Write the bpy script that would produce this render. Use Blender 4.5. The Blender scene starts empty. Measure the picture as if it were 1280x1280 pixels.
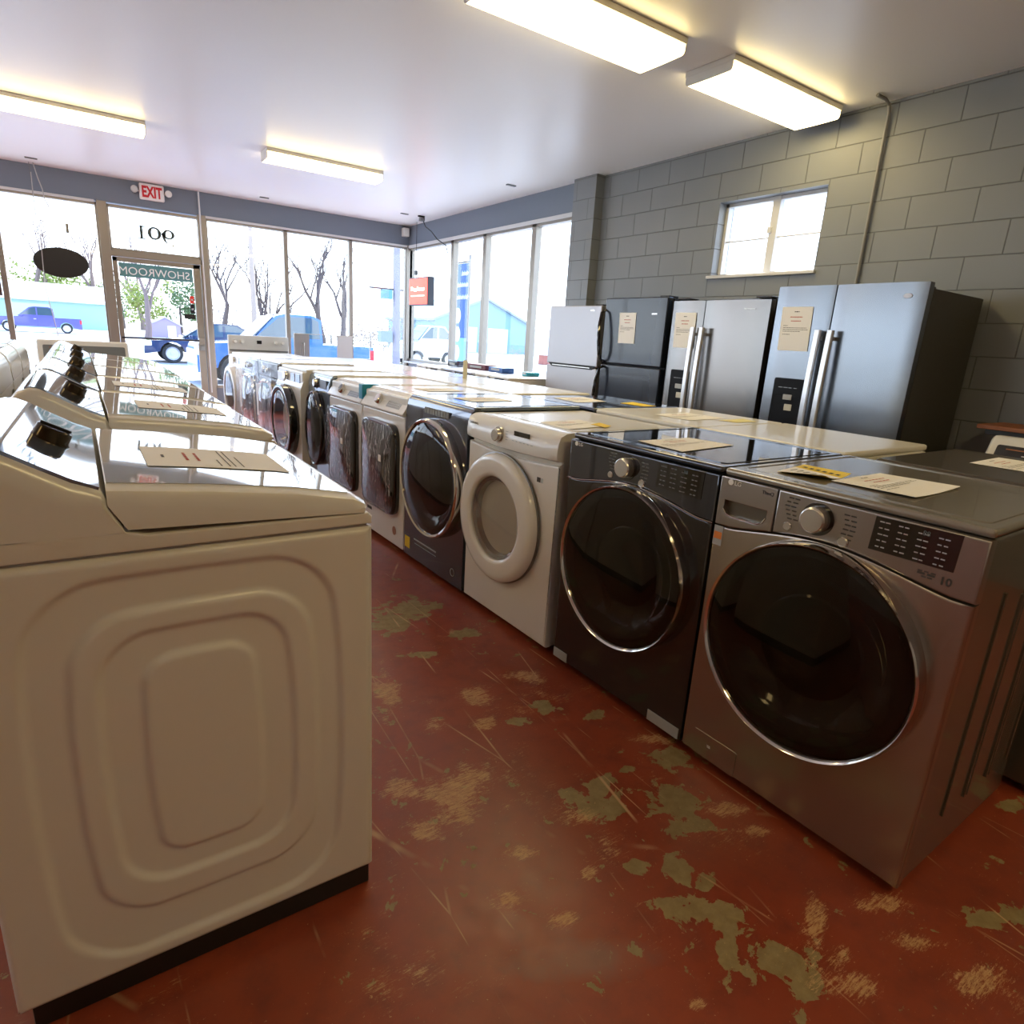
import bpy, bmesh, math, random
from mathutils import Vector, Matrix
random.seed(7)
PI = math.pi
S = bpy.context.scene
COL = S.collection

# ------------------------------------------------------------------ camera
cam_d = bpy.data.cameras.new('camera'); cam = bpy.data.objects.new('camera', cam_d); COL.objects.link(cam)
S.camera = cam
cam_d.sensor_width = 36; cam_d.lens = 774.68 / 1280 * 36; cam_d.clip_start = .02; cam_d.clip_end = 600
H0, PITCH, ROLL, YAW = 1.31, .2694, .0613, .6081
cy, sy = math.cos(YAW), math.sin(YAW)
Fv = Vector((sy*math.cos(PITCH), cy*math.cos(PITCH), -math.sin(PITCH)))
rv = Vector((cy, -sy, 0)); uv_ = rv.cross(Fv)
Rv = rv*math.cos(ROLL) + uv_*math.sin(ROLL); Uv = -rv*math.sin(ROLL) + uv_*math.cos(ROLL)
M = Matrix((Rv, Uv, -Fv)).transposed().to_4x4(); M.translation = Vector((0, 0, H0))
cam.matrix_world = M

# ------------------------------------------------------------------ world, sun, exposure
S.view_settings.view_transform = 'Standard'; S.view_settings.look = 'None'
S.view_settings.gamma = 1; S.view_settings.use_curve_mapping = False
S.view_settings.exposure = 1.05
LAMP = 5.8
w = bpy.data.worlds.new('sky'); S.world = w; w.use_nodes = True
nt = w.node_tree; bg = nt.nodes['Background']
tc = nt.nodes.new('ShaderNodeTexCoord'); sx = nt.nodes.new('ShaderNodeSeparateXYZ'); cr = nt.nodes.new('ShaderNodeValToRGB')
nt.links.new(tc.outputs['Generated'], sx.inputs[0]); nt.links.new(sx.outputs['Z'], cr.inputs[0]); nt.links.new(cr.outputs[0], bg.inputs[0])
cr.color_ramp.elements[0].position = 0; cr.color_ramp.elements[0].color = (.86, .93, 1, 1)
cr.color_ramp.elements[1].position = .7; cr.color_ramp.elements[1].color = (.30, .50, 1, 1)
bg.inputs[1].default_value = 2.6
sun_d = bpy.data.lights.new('sun', 'SUN'); sun = bpy.data.objects.new('sun', sun_d); COL.objects.link(sun)
sun_d.energy = 7; sun_d.angle = .01; sun_d.color = (1, .95, .88)
sun.rotation_euler = Vector((.62, .55, .62)).to_track_quat('Z', 'Y').to_euler()

# ------------------------------------------------------------------ materials
def newmat(name):
    m = bpy.data.materials.new(name); m.use_nodes = True
    return m, m.node_tree, m.node_tree.nodes['Principled BSDF']
def mat(name, col, rough=.5, metal=0, coat=0, bump=0, bscale=60, spec=.5, emit=None, estr=0, stretch=None):
    m, t, p = newmat(name)
    p.inputs['Base Color'].default_value = (*col, 1); p.inputs['Roughness'].default_value = rough
    p.inputs['Metallic'].default_value = metal; p.inputs['Coat Weight'].default_value = coat
    p.inputs['Coat Roughness'].default_value = .03
    p.inputs['Specular IOR Level'].default_value = spec
    if emit: p.inputs['Emission Color'].default_value = (*emit, 1); p.inputs['Emission Strength'].default_value = estr
    c = t.nodes.new('ShaderNodeTexCoord'); n = t.nodes.new('ShaderNodeTexNoise'); n.inputs['Scale'].default_value = bscale
    mp = t.nodes.new('ShaderNodeMapping')
    if stretch: mp.inputs['Scale'].default_value = stretch
    t.links.new(c.outputs['Object'], mp.inputs[0]); t.links.new(mp.outputs[0], n.inputs['Vector'])
    r = t.nodes.new('ShaderNodeMapRange'); k_ = .02 if coat else .10; r.inputs[3].default_value = rough*(1-k_); r.inputs[4].default_value = min(1, rough*(1+k_))
    t.links.new(n.outputs[0], r.inputs[0]); t.links.new(r.outputs[0], p.inputs['Roughness'])
    if bump:
        b = t.nodes.new('ShaderNodeBump'); b.inputs['Strength'].default_value = bump; b.inputs['Distance'].default_value = .002
        t.links.new(n.outputs[0], b.inputs['Height']); t.links.new(b.outputs[0], p.inputs['Normal'])
    return m
WHITE = mat('white_enamel', (.78, .76, .70), .28, coat=.3)
WHITE2 = mat('white_plastic', (.80, .79, .75), .25, coat=.4)
WHITEF = mat('white_front', (.80, .79, .77), .22, coat=.5)
LIDGLASS = mat('grey_lid_glass', (.52, .54, .55), .03, coat=1, spec=1)
CONGLASS = mat('reflection_tinted_console_glass', (.34, .42, .56), .05, metal=.75, coat=1)  # blue of the reflected windows put into the glass colour
BLACKP = mat('black_plastic', (.012, .012, .013), .35)
BLACKG = mat('black_gloss', (.006, .006, .008), .05, coat=1)
KNOBM = mat('dark_bronze_knob', (.05, .035, .02), .16, metal=.7)
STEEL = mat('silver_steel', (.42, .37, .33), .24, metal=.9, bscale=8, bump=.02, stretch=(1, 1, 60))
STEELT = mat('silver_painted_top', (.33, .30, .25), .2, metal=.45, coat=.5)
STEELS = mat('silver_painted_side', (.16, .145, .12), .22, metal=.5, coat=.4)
BLKST = mat('black_steel', (.055, .052, .055), .16, metal=.75, coat=.6)
BLKSTT = mat('black_steel_top', (.05, .055, .07), .06, metal=.5, coat=1)
OLIVE = mat('graphite_top', (.12, .105, .085), .25, metal=.4, coat=.3)
NAVY = mat('navy_gloss', (.06, .075, .11), .14, metal=.7, coat=1)
BLUEGR = mat('slate_blue_gloss', (.22, .28, .36), .18, metal=.6, coat=.8)
CHROME = mat('chrome', (.75, .72, .66), .08, metal=1)
SILVER = mat('satin_silver', (.6, .58, .55), .25, metal=.9)
DKSILV = mat('dark_silver', (.2, .2, .2), .3, metal=.8)
FRSTEEL = mat('fridge_steel', (.22, .24, .27), .24, metal=.95, bscale=10, bump=.003, stretch=(40, 1, 1))
FRSTEEL2 = mat('fridge_warm_steel', (.25, .24, .235), .26, metal=.9, bscale=10, bump=.003, stretch=(40, 1, 1))
HANDLE = mat('brushed_handle', (.66, .67, .70), .32, metal=.85)
FRPALE = mat('fridge_pale_steel', (.42, .41, .43), .35, metal=.55)
FRBLACK = mat('fridge_black', (.012, .018, .035), .22, coat=.25, bump=.05, bscale=40)
NICHE = mat('matt_black', (.006, .007, .010), .5, spec=.15)
FRSIDE = mat('fridge_side_grey', (.045, .042, .035), .45)
FRSIDEB = mat('fridge_side_black', (.008, .008, .009), .4)
GASKET = mat('dark_gasket', (.01, .01, .01), .6)
PAPER = mat('paper', (.90, .89, .87), .8)
INK = mat('ink', (.06, .055, .055), .8)
REDINK = mat('red_ink', (.5, .08, .06), .8)
PALEINK = mat('pale_print', (.42, .44, .45), .6)
DIMINK = mat('dim_print', (.16, .17, .18), .6)
YELLOW = mat('yellow_card', (.85, .62, .04), .6)
ALU = mat('anodised_frame', (.30, .27, .23), .38, metal=.55, bump=.05)
ALUW = mat('pale_trim', (.62, .62, .62), .5)
DAYBLUEP = mat('daylight_blue_grey_paint', (.16, .19, .24), .5, bump=.1, bscale=30)  # blue of daylight put into the header's grey; knee walls share it
CONDUIT = mat('painted_conduit', (.26, .26, .25), .4)
HOUSING = mat('lamp_housing', (.72, .70, .64), .4)
RED = mat('sign_red', (.7, .03, .02), .5)
EXITR = mat('exit_red', (.60, .01, .02), .5)
TEAL = mat('teal_vinyl', (.10, .26, .28), .5)
ORANGE = mat('orange_sticker', (.8, .25, .05), .5)
WOOD = mat('orange_wood', (.35, .12, .04), .5, bump=.2, bscale=20, stretch=(1, 8, 8))
PANEL = mat('control_panel_grey', (.36, .33, .31), .24, metal=.8, coat=.2)

def glassmat(name, tint=(1, 1, 1), gloss=.06, rough=.0):
    m, t, p = newmat(name); t.nodes.remove(p); o = t.nodes['Material Output']
    tr = t.nodes.new('ShaderNodeBsdfTransparent'); tr.inputs[0].default_value = (*tint, 1)
    g = t.nodes.new('ShaderNodeBsdfGlossy'); g.inputs['Roughness'].default_value = rough
    lw = t.nodes.new('ShaderNodeFresnel'); lw.inputs[0].default_value = 1.45
    gg = t.nodes.new('ShaderNodeNewGeometry'); iv = t.nodes.new('ShaderNodeMath'); iv.operation = 'SUBTRACT'; iv.inputs[0].default_value = 1; t.links.new(gg.outputs['Backfacing'], iv.inputs[1])
    ml = t.nodes.new('ShaderNodeMath'); ml.operation = 'MULTIPLY'; t.links.new(iv.outputs[0], ml.inputs[0]); t.links.new(lw.outputs[0], ml.inputs[1])
    mx = t.nodes.new('ShaderNodeMixShader'); t.links.new(ml.outputs[0], mx.inputs[0])
    t.links.new(tr.outputs[0], mx.inputs[1]); t.links.new(g.outputs[0], mx.inputs[2]); t.links.new(mx.outputs[0], o.inputs[0])
    return m
GLASS = glassmat('window_glass', (.96, .98, .98))
DOORGLASS = glassmat('smoked_door_glass', (.42, .40, .38), rough=.01)
DOORGLASS2 = glassmat('clear_door_glass', (.72, .70, .66), rough=.01)
def film_mat():
    m, t, p = newmat('crumpled_clear_film'); t.nodes.remove(p); o = t.nodes['Material Output']
    tr = t.nodes.new('ShaderNodeBsdfTransparent'); g = t.nodes.new('ShaderNodeBsdfGlossy'); g.inputs['Roughness'].default_value = .25
    c = t.nodes.new('ShaderNodeTexCoord'); mp = t.nodes.new('ShaderNodeMapping'); mp.inputs['Scale'].default_value = (9, 9, 2.2)
    n = t.nodes.new('ShaderNodeTexNoise'); n.inputs['Scale'].default_value = 2.2; n.inputs['Detail'].default_value = 5; n.inputs['Distortion'].default_value = 1.6
    n.noise_type = 'RIDGED_MULTIFRACTAL'
    b = t.nodes.new('ShaderNodeBump'); b.inputs['Strength'].default_value = 1; b.inputs['Distance'].default_value = .02
    t.links.new(c.outputs['Object'], mp.inputs[0]); t.links.new(mp.outputs[0], n.inputs['Vector']); t.links.new(n.outputs[0], b.inputs['Height'])
    t.links.new(b.outputs[0], g.inputs['Normal'])
    mx = t.nodes.new('ShaderNodeMixShader'); wv = t.nodes.new('ShaderNodeTexWave'); wv.inputs['Scale'].default_value = 1.1; wv.inputs['Distortion'].default_value = 14; wv.inputs['Detail'].default_value = 6; wv.inputs['Detail Scale'].default_value = 1.3; t.links.new(mp.outputs[0], wv.inputs['Vector']); fr_ = t.nodes.new('ShaderNodeMapRange'); fr_.inputs[1].default_value = .90; fr_.inputs[2].default_value = 1.0; fr_.inputs[3].default_value = .05; fr_.inputs[4].default_value = .75; t.links.new(wv.outputs['Fac'], fr_.inputs[0]); t.links.new(fr_.outputs[0], mx.inputs[0])
    t.links.new(tr.outputs[0], mx.inputs[1]); t.links.new(g.outputs[0], mx.inputs[2]); t.links.new(mx.outputs[0], o.inputs[0])
    return m
FILM = film_mat()

def floor_mat():
    m, t, p = newmat('worn_red_floor_paint'); N = t.nodes; L = t.links
    geo = N.new('ShaderNodeNewGeometry')
    def noise(scale, detail=6, rough=.6, dist=0, vec=None):
        n = N.new('ShaderNodeTexNoise'); n.inputs['Scale'].default_value = scale; n.inputs['Detail'].default_value = detail
        n.inputs['Roughness'].default_value = rough; n.inputs['Distortion'].default_value = dist
        L.new(vec or geo.outputs['Position'], n.inputs['Vector']); return n.outputs[0]
    def math_(op, a, b=None, c=None):
        n = N.new('ShaderNodeMath'); n.operation = op
        for i, v in enumerate((a, b, c)):
            if v is None: continue
            if isinstance(v, (int, float)): n.inputs[i].default_value = v
            else: L.new(v, n.inputs[i])
        return n.outputs[0]
    def ramp(v, a, b):
        n = N.new('ShaderNodeMapRange'); L.new(v, n.inputs[0]); n.inputs[1].default_value = a; n.inputs[2].default_value = b; return n.outputs[0]
    def mix(f, a, b):
        n = N.new('ShaderNodeMix'); n.data_type = 'RGBA'; L.new(f, n.inputs[0])
        for i, v in ((6, a), (7, b)):
            if isinstance(v, tuple): n.inputs[i].default_value = (*v, 1)
            else: L.new(v, n.inputs[i])
        return n.outputs[2]
    # base red with tone changes
    red = mix(ramp(noise(1.3, 3), .3, .7), (.23, .038, .017), (.31, .056, .021))
    red = mix(ramp(noise(14, 5), .45, .8), red, (.18, .034, .020))
    # chosen worn places: (x, y, rx, ry, strength) bare concrete, olive tan
    sep = N.new('ShaderNodeSeparateXYZ'); L.new(geo.outputs['Position'], sep.inputs[0])
    def blobs(lst):
        acc = None
        for (x, y, r1, r2, ang) in lst:
            ca, sa = math.cos(ang), math.sin(ang)
            dx = math_('SUBTRACT', sep.outputs['X'], x); dy = math_('SUBTRACT', sep.outputs['Y'], y)
            u = math_('DIVIDE', math_('ADD', math_('MULTIPLY', dx, ca), math_('MULTIPLY', dy, sa)), r1)
            v = math_('DIVIDE', math_('SUBTRACT', math_('MULTIPLY', dy, ca), math_('MULTIPLY', dx, sa)), r2)
            d = math_('SQRT', math_('ADD', math_('MULTIPLY', u, u), math_('MULTIPLY', v, v)))
            b = math_('SUBTRACT', 1, d)
            acc = b if acc is None else math_('MAXIMUM', acc, b)
        return acc
    nz = noise(15, 8, .64, .4); nzf = noise(38, 8, .7)
    olive = blobs(OLIVE_SPOTS)
    o1 = ramp(math_('ADD', math_('MULTIPLY', math_('MAXIMUM', olive, -1.2), .9), math_('MULTIPLY', math_('SUBTRACT', nz, .5), 3.8)), .12, .17)
    o2 = ramp(math_('ADD', nz, math_('MULTIPLY', noise(2.1, 3), .35)), .815, .825)
    bare = math_('MAXIMUM', o1, o2)
    col = mix(bare, red, mix(ramp(noise(25, 4), .3, .7), (.22, .155, .065), (.31, .235, .11)))
    # fine scratched wear, pale orange
    mp = N.new('ShaderNodeMapping'); mp.inputs['Rotation'].default_value = (0, 0, .7); mp.inputs['Scale'].default_value = (1, 6, 1); L.new(geo.outputs['Position'], mp.inputs[0])
    mp2 = N.new('ShaderNodeMapping'); mp2.inputs['Rotation'].default_value = (0, 0, -.5); mp2.inputs['Scale'].default_value = (1, 7, 1); L.new(geo.outputs['Position'], mp2.inputs[0])
    s1 = noise(26, 12, .86, .15, mp.outputs[0]); s2 = noise(23, 12, .86, .15, mp2.outputs[0])
    sc = math_('MAXIMUM', s1, s2)
    wear = math_('MAXIMUM', math_('MINIMUM', math_('ADD', math_('MULTIPLY', blobs(SCRATCH_SPOTS), .8), math_('MULTIPLY', math_('SUBTRACT', noise(7, 8, .72), .5), 2.2)), .62), math_('SUBTRACT', math_('MULTIPLY', noise(3.4, 7, .7), 2.3), 1.02))
    wear = math_('MAXIMUM', wear, -.12)
    f = math_('MULTIPLY', ramp(math_('ADD', sc, math_('MULTIPLY', wear, .33)), .675, .745), .85)
    sp = ramp(math_('ADD', noise(110, 3, .6), math_('MULTIPLY', wear, .08)), .70, .73); f = math_('MAXIMUM', f, math_('MULTIPLY', sp, .7))
    col = mix(f, col, mix(nzf, (.46, .24, .09), (.70, .47, .24)))
    # long thin scratches
    def vein(scale, rot, thr):
        q = N.new('ShaderNodeMapping'); q.inputs['Rotation'].default_value = (0, 0, rot); q.inputs['Scale'].default_value = (1, .16, 1); L.new(geo.outputs['Position'], q.inputs[0])
        v = N.new('ShaderNodeTexVoronoi'); v.feature = 'DISTANCE_TO_EDGE'; v.inputs['Scale'].default_value = scale; L.new(q.outputs[0], v.inputs['Vector'])
        return ramp(v.outputs['Distance'], thr, thr*.3)
    vv = math_('MULTIPLY', math_('MAXIMUM', vein(3.1, .9, .006), vein(2.3, -.35, .005)), ramp(noise(3, 3), .5, .62))
    col = mix(math_('MULTIPLY', vv, .8), col, (.55, .34, .18))
    # dull grey scuff near the camera
    gs = ramp(math_('ADD', blobs([(.80, .74, .20, .06, -.45)]), math_('MULTIPLY', math_('SUBTRACT', noise(7, 6), .5), 1.4)), .1, .9)
    col = mix(math_('MULTIPLY', gs, .35), col, (.28, .22, .19))
    L.new(col, p.inputs['Base Color'])
    rg = N.new('ShaderNodeMapRange'); L.new(nz, rg.inputs[0]); rg.inputs[3].default_value = .24; rg.inputs[4].default_value = .5
    rr = math_('ADD', rg.outputs[0], math_('MULTIPLY', math_('MAXIMUM', bare, f), .18)); L.new(rr, p.inputs['Roughness'])
    hb = N.new('ShaderNodeBump'); hb.inputs['Strength'].default_value = .35; hb.inputs['Distance'].default_value = .0015
    L.new(math_('SUBTRACT', math_('MULTIPLY', nzf, .4), math_('MULTIPLY', nz, .5)), hb.inputs['Height']); L.new(hb.outputs[0], p.inputs['Normal'])
    return m
OLIVE_SPOTS = [(1.341, 0.996, 0.124, 0.07, 2.78), (1.314, 0.894, 0.077, 0.05, 2.91), (1.157, 1.114, 0.103, 0.052, 0.77), (1.097, 1.162, 0.055, 0.043, 2.91), (1.166, 1.061, 0.054, 0.033, 2.76), (1.15, 0.805, 0.069, 0.036, 0.61), (1.111, 0.704, 0.081, 0.037, 2.7), (1.147, 0.642, 0.07, 0.048, -3.13), (1.078, 0.741, 0.09, 0.023, 2.63), (1.076, 0.587, 0.079, 0.03, 0.59), (1.166, 0.504, 0.103, 0.052, 2.79), (1.174, 0.459, 0.055, 0.033, 3.04), (1.079, 0.865, 0.043, 0.03, 2.89), (1.194, 0.741, 0.034, 0.022, 0.31), (1.078, 2.514, 0.148, 0.115, 1.27), (1.236, 2.597, 0.146, 0.139, 1.37), (1.762, 0.29, 0.099, 0.033, 2.72), (2.281, 0.429, 0.068, 0.026, 2.85), (1.515, 1.131, 0.099, 0.05, 2.74), (1.335, 2.233, 0.081, 0.062, 2.73), (1.299, 1.574, 0.059, 0.04, 2.77), (1.428, 1.447, 0.043, 0.034, 0.36), (1.331, 1.162, 0.032, 0.025, -3.01), (1.161, 1.558, 0.046, 0.025, 2.68), (1.085, 2.147, 0.075, 0.036, 2.65), (1.191, 1.083, 0.059, 0.025, 0.77)]
SCRATCH_SPOTS = [(0.772, 1.324, 0.195, 0.173, 1.16), (0.837, 1.362, 0.177, 0.116, 1.05), (0.649, 1.259, 0.104, 0.091, 1.37), (0.667, 1.434, 0.116, 0.102, 2.2), (0.835, 1.944, 0.247, 0.094, 1.18), (1.116, 1.751, 0.139, 0.112, 0.95), (1.056, 1.599, 0.097, 0.074, 0.95), (1.056, 1.077, 0.099, 0.058, 2.7), (0.723, 0.961, 0.083, 0.058, 2.65), (0.811, 0.852, 0.071, 0.04, 2.66), (1.272, 0.387, 0.142, 0.059, 2.74), (0.925, 0.548, 0.048, 0.031, 2.91), (0.892, 1.673, 0.087, 0.073, 2.57), (0.84, 1.064, 0.091, 0.04, 2.63), (1.543, 0.463, 0.139, 0.046, 2.69), (1.5, 0.36, 0.193, 0.051, 2.65), (1.457, 0.88, 0.158, 0.048, 2.66), (1.467, 0.782, 0.127, 0.031, 2.64), (1.327, 0.527, 0.125, 0.046, 0.45), (1.313, 0.444, 0.079, 0.045, -3.06), (1.516, 0.251, 0.129, 0.051, 2.78), (1.347, 1.795, 0.173, 0.076, 2.68), (0.951, 0.922, 0.045, 0.036, 0.32), (1.527, 1.235, 0.183, 0.046, 2.65)]

def block_mat():
    m, t, p = newmat('painted_block_wall'); N = t.nodes; L = t.links
    geo = N.new('ShaderNodeNewGeometry'); sep = N.new('ShaderNodeSeparateXYZ'); L.new(geo.outputs['Position'], sep.inputs[0])
    cb = N.new('ShaderNodeCombineXYZ')
    a = N.new('ShaderNodeMath'); a.operation = 'ADD'; a.inputs[1].default_value = -2.75 + .2032 + .4064*40; L.new(sep.outputs['Y'], a.inputs[0]); L.new(a.outputs[0], cb.inputs[0])
    b = N.new('ShaderNodeMath'); b.operation = 'ADD'; b.inputs[1].default_value = -.1678 + .2032*4; L.new(sep.outputs['Z'], b.inputs[0]); L.new(b.outputs[0], cb.inputs[1])
    br = N.new('ShaderNodeTexBrick'); L.new(cb.outputs[0], br.inputs['Vector']); br.inputs['Scale'].default_value = 1
    br.inputs['Brick Width'].default_value = .4064; br.inputs['Row Height'].default_value = .2032; br.inputs['Mortar Size'].default_value = .0045
    br.inputs['Mortar Smooth'].default_value = .55; br.inputs['Bias'].default_value = 0
    n = N.new('ShaderNodeTexNoise'); n.inputs['Scale'].default_value = 55; n.inputs['Detail'].default_value = 5; L.new(geo.outputs['Position'], n.inputs['Vector'])
    n2 = N.new('ShaderNodeTexNoise'); n2.inputs['Scale'].default_value = 1.6; L.new(geo.outputs['Position'], n2.inputs['Vector'])
    cr = N.new('ShaderNodeMix'); cr.data_type = 'RGBA'; cr.inputs[6].default_value = (.18, .193, .205, 1); cr.inputs[7].default_value = (.225, .238, .250, 1); L.new(n2.outputs[0], cr.inputs[0])
    mx = N.new('ShaderNodeMix'); mx.data_type = 'RGBA'; L.new(br.outputs['Fac'], mx.inputs[0]); L.new(cr.outputs[2], mx.inputs[6]); mx.inputs[7].default_value = (.125, .134, .142, 1)
    L.new(mx.outputs[2], p.inputs['Base Color']); p.inputs['Roughness'].default_value = .42
    h = N.new('ShaderNodeMath'); h.operation = 'MULTIPLY_ADD'; L.new(br.outputs['Fac'], h.inputs[0]); h.inputs[1].default_value = -1
    h2 = N.new('ShaderNodeMath'); h2.operation = 'MULTIPLY'; h2.inputs[1].default_value = .09; L.new(n.outputs[0], h2.inputs[0]); L.new(h2.outputs[0], h.inputs[2])
    bu = N.new('ShaderNodeBump'); bu.inputs['Strength'].default_value = .8; bu.inputs['Distance'].default_value = .008; L.new(h.outputs[0], bu.inputs['Height']); L.new(bu.outputs[0], p.inputs['Normal'])
    return m
FLOOR = floor_mat(); BLOCK = block_mat()
CEIL = mat('ceiling_paint', (.88, .86, .85), .36, bump=.25, bscale=2.2)
DRYWALL = mat('pale_wall_paint', (.55, .54, .52), .6)

# ------------------------------------------------------------------ mesh helpers
def box(bm, x0, x1, y0, y1, z0, z1):
    vs = [bm.verts.new((x, y, z)) for x in (x0, x1) for y in (y0, y1) for z in (z0, z1)]
    for f in ((0, 1, 3, 2), (4, 6, 7, 5), (0, 4, 5, 1), (2, 3, 7, 6), (0, 2, 6, 4), (1, 5, 7, 3)):
        bm.faces.new([vs[i] for i in f])
    return bm
def B(x0, x1, y0, y1, z0, z1, bev=0, seg=2, only=None):
    bm = bmesh.new(); box(bm, x0, x1, y0, y1, z0, z1)
    if bev:
        es = [e for e in bm.edges if (only is None or only(e))]
        bmesh.ops.bevel(bm, geom=es, offset=bev, segments=seg, profile=.5, affect='EDGES')
    return bm
def plate(outer, holes=(), y0=0., y1=.02, bev=0, seg=2):
    """polygon in XZ with holes, extruded along Y from y0 (front) to y1"""
    bm = bmesh.new(); es = []
    for loop in [outer, *holes]:
        vs = [bm.verts.new((x, y0, z)) for x, z in loop]
        es += [bm.edges.new((vs[i], vs[(i+1) % len(vs)])) for i in range(len(vs))]
    if holes: bmesh.ops.triangle_fill(bm, use_beauty=True, use_dissolve=False, edges=es, normal=(0, -1, 0))
    else: bm.faces.new(bm.verts[:])
    g = bmesh.ops.extrude_face_region(bm, geom=bm.faces[:])
    vs = [v for v in g['geom'] if isinstance(v, bmesh.types.BMVert)]
    bmesh.ops.translate(bm, verts=vs, vec=(0, y1-y0, 0))
    bmesh.ops.recalc_face_normals(bm, faces=bm.faces[:])
    if bev:
        es = [e for e in bm.edges if len(e.link_faces) == 2 and e.calc_face_angle(0) > .6 and abs(e.verts[0].co.y-y0) < 1e-6 and abs(e.verts[1].co.y-y0) < 1e-6]
        bmesh.ops.bevel(bm, geom=es, offset=bev, segments=seg, profile=.5, affect='EDGES')
    return bm
def prism_y(pts, y0, y1, bev=0, seg=3):
    return plate(pts, (), y0, y1, bev, seg)
def rrect(x0, x1, z0, z1, r, n=6):
    out = []
    for cx, cz, a0 in ((x1-r, z1-r, 0), (x0+r, z1-r, 90), (x0+r, z0+r, 180), (x1-r, z0+r, 270)):
        for i in range(n+1):
            a = math.radians(a0 + 90*i/n); out.append((cx+r*math.cos(a), cz+r*math.sin(a)))
    return out
def circ(cx, cz, r, n=40): return [(cx+r*math.cos(2*PI*i/n), cz+r*math.sin(2*PI*i/n)) for i in range(n)]
def lathe(bm, cx, cz, prof, n=72, sx=1, sz=1, sup=2.0):
    """revolve (r, y) about the Y axis at (cx, cz); sup>2 squares the outline"""
    rings = []
    for r, y in prof:
        if r < 1e-6: rings.append([bm.verts.new((cx, y, cz))]); continue
        ring = []
        for i in range(n):
            a = 2*PI*i/n; c, s = math.cos(a), math.sin(a)
            k = 1 if sup == 2 else (abs(c)**sup+abs(s)**sup)**(-1/sup)
            ring.append(bm.verts.new((cx+r*k*c*sx, y, cz+r*k*s*sz)))
        rings.append(ring)
    for a, b in zip(rings, rings[1:]):
        if len(a) == 1 and len(b) == 1: continue
        for i in range(n):
            j = (i+1) % n
            if len(a) == 1: bm.faces.new((a[0], b[j], b[i]))
            elif len(b) == 1: bm.faces.new((a[i], a[j], b[0]))
            else: bm.faces.new((a[i], a[j], b[j], b[i]))
    return bm
def LA(cx, cz, prof, n=72, **k): return lathe(bmesh.new(), cx, cz, prof, n, **k)
def tube(bm, pts, r, n=8, caps=True):
    pts = [Vector(p) for p in pts]; rs = r if isinstance(r, (list, tuple)) else [r]*len(pts)
    rings = []; up = None
    for i, p in enumerate(pts):
        d = (pts[min(i+1, len(pts)-1)]-pts[max(i-1, 0)]).normalized()
        if up is None: up = d.orthogonal().normalized()
        up = (up-d*up.dot(d)).normalized(); s = d.cross(up)
        rings.append([bm.verts.new(p+(up*math.cos(2*PI*k/n)+s*math.sin(2*PI*k/n))*rs[i]) for k in range(n)])
    for a, b in zip(rings, rings[1:]):
        for k in range(n): bm.faces.new((a[k], a[(k+1) % n], b[(k+1) % n], b[k]))
    if caps: bm.faces.new(rings[0]); bm.faces.new(rings[-1])
    return bm
def T(pts, r, n=8): return tube(bmesh.new(), pts, r, n)
def obj(name, bm, m, parent=None, loc=None, rot=None, smooth=35, label=None):
    me = bpy.data.meshes.new(name)
    bmesh.ops.recalc_face_normals(bm, faces=bm.faces[:])
    bm.to_mesh(me); bm.free()
    for mm in (m if isinstance(m, (list, tuple)) else [m]): me.materials.append(mm)
    for p in me.polygons: p.use_smooth = True
    me.set_sharp_from_angle(angle=math.radians(smooth))
    o = bpy.data.objects.new(name, me); COL.objects.link(o)
    if smooth <= 50 and len(me.polygons) < 6000:
        wn = o.modifiers.new('weighted', 'WEIGHTED_NORMAL'); wn.keep_sharp = True; wn.weight = 90
    if parent: o.parent = parent
    if loc: o.location = loc
    if rot: o.rotation_euler = rot
    if label: o['label'] = label
    return o
def tag(o, label, cat, group=None, kind=None):
    o['label'] = label; o['category'] = cat
    if group: o['group'] = group
    if kind: o['kind'] = kind
    return o
def thing(name, label, cat, loc=(0, 0, 0), rotz=0, group=None):
    o = bpy.data.objects.new(name, None); COL.objects.link(o); o.empty_display_size = .1
    o.location = loc; o.rotation_euler = (0, 0, rotz)
    return tag(o, label, cat, group)
def struct(name, bm, m, parent=None, **k):
    o = obj(name, bm, m, parent, **k)
    if not parent: o['kind'] = 'structure'
    return o
def copy_tree(o, parent=None):
    c = o.copy(); COL.objects.link(c)
    if parent: c.parent = parent
    for ch in [x for x in ALLOBJ() if x.parent == o]: copy_tree(ch, c)
    return c
def ALLOBJ(): return list(COL.objects)
def dup(o, loc, label, rotz=None, group=None):
    c = copy_tree(o); c.location = loc; c['label'] = label
    if rotz is not None: c.rotation_euler = (0, 0, rotz)
    if group: c['group'] = group
    return c
def recolor(root, old, new):
    for ch in ALLOBJ():
        if ch.parent == root:
            if old in [m for m in ch.data.materials]:
                ch.data = ch.data.copy()
                for i, m in enumerate(ch.data.materials):
                    if m == old: ch.data.materials[i] = new
            recolor(ch, old, new)
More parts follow.
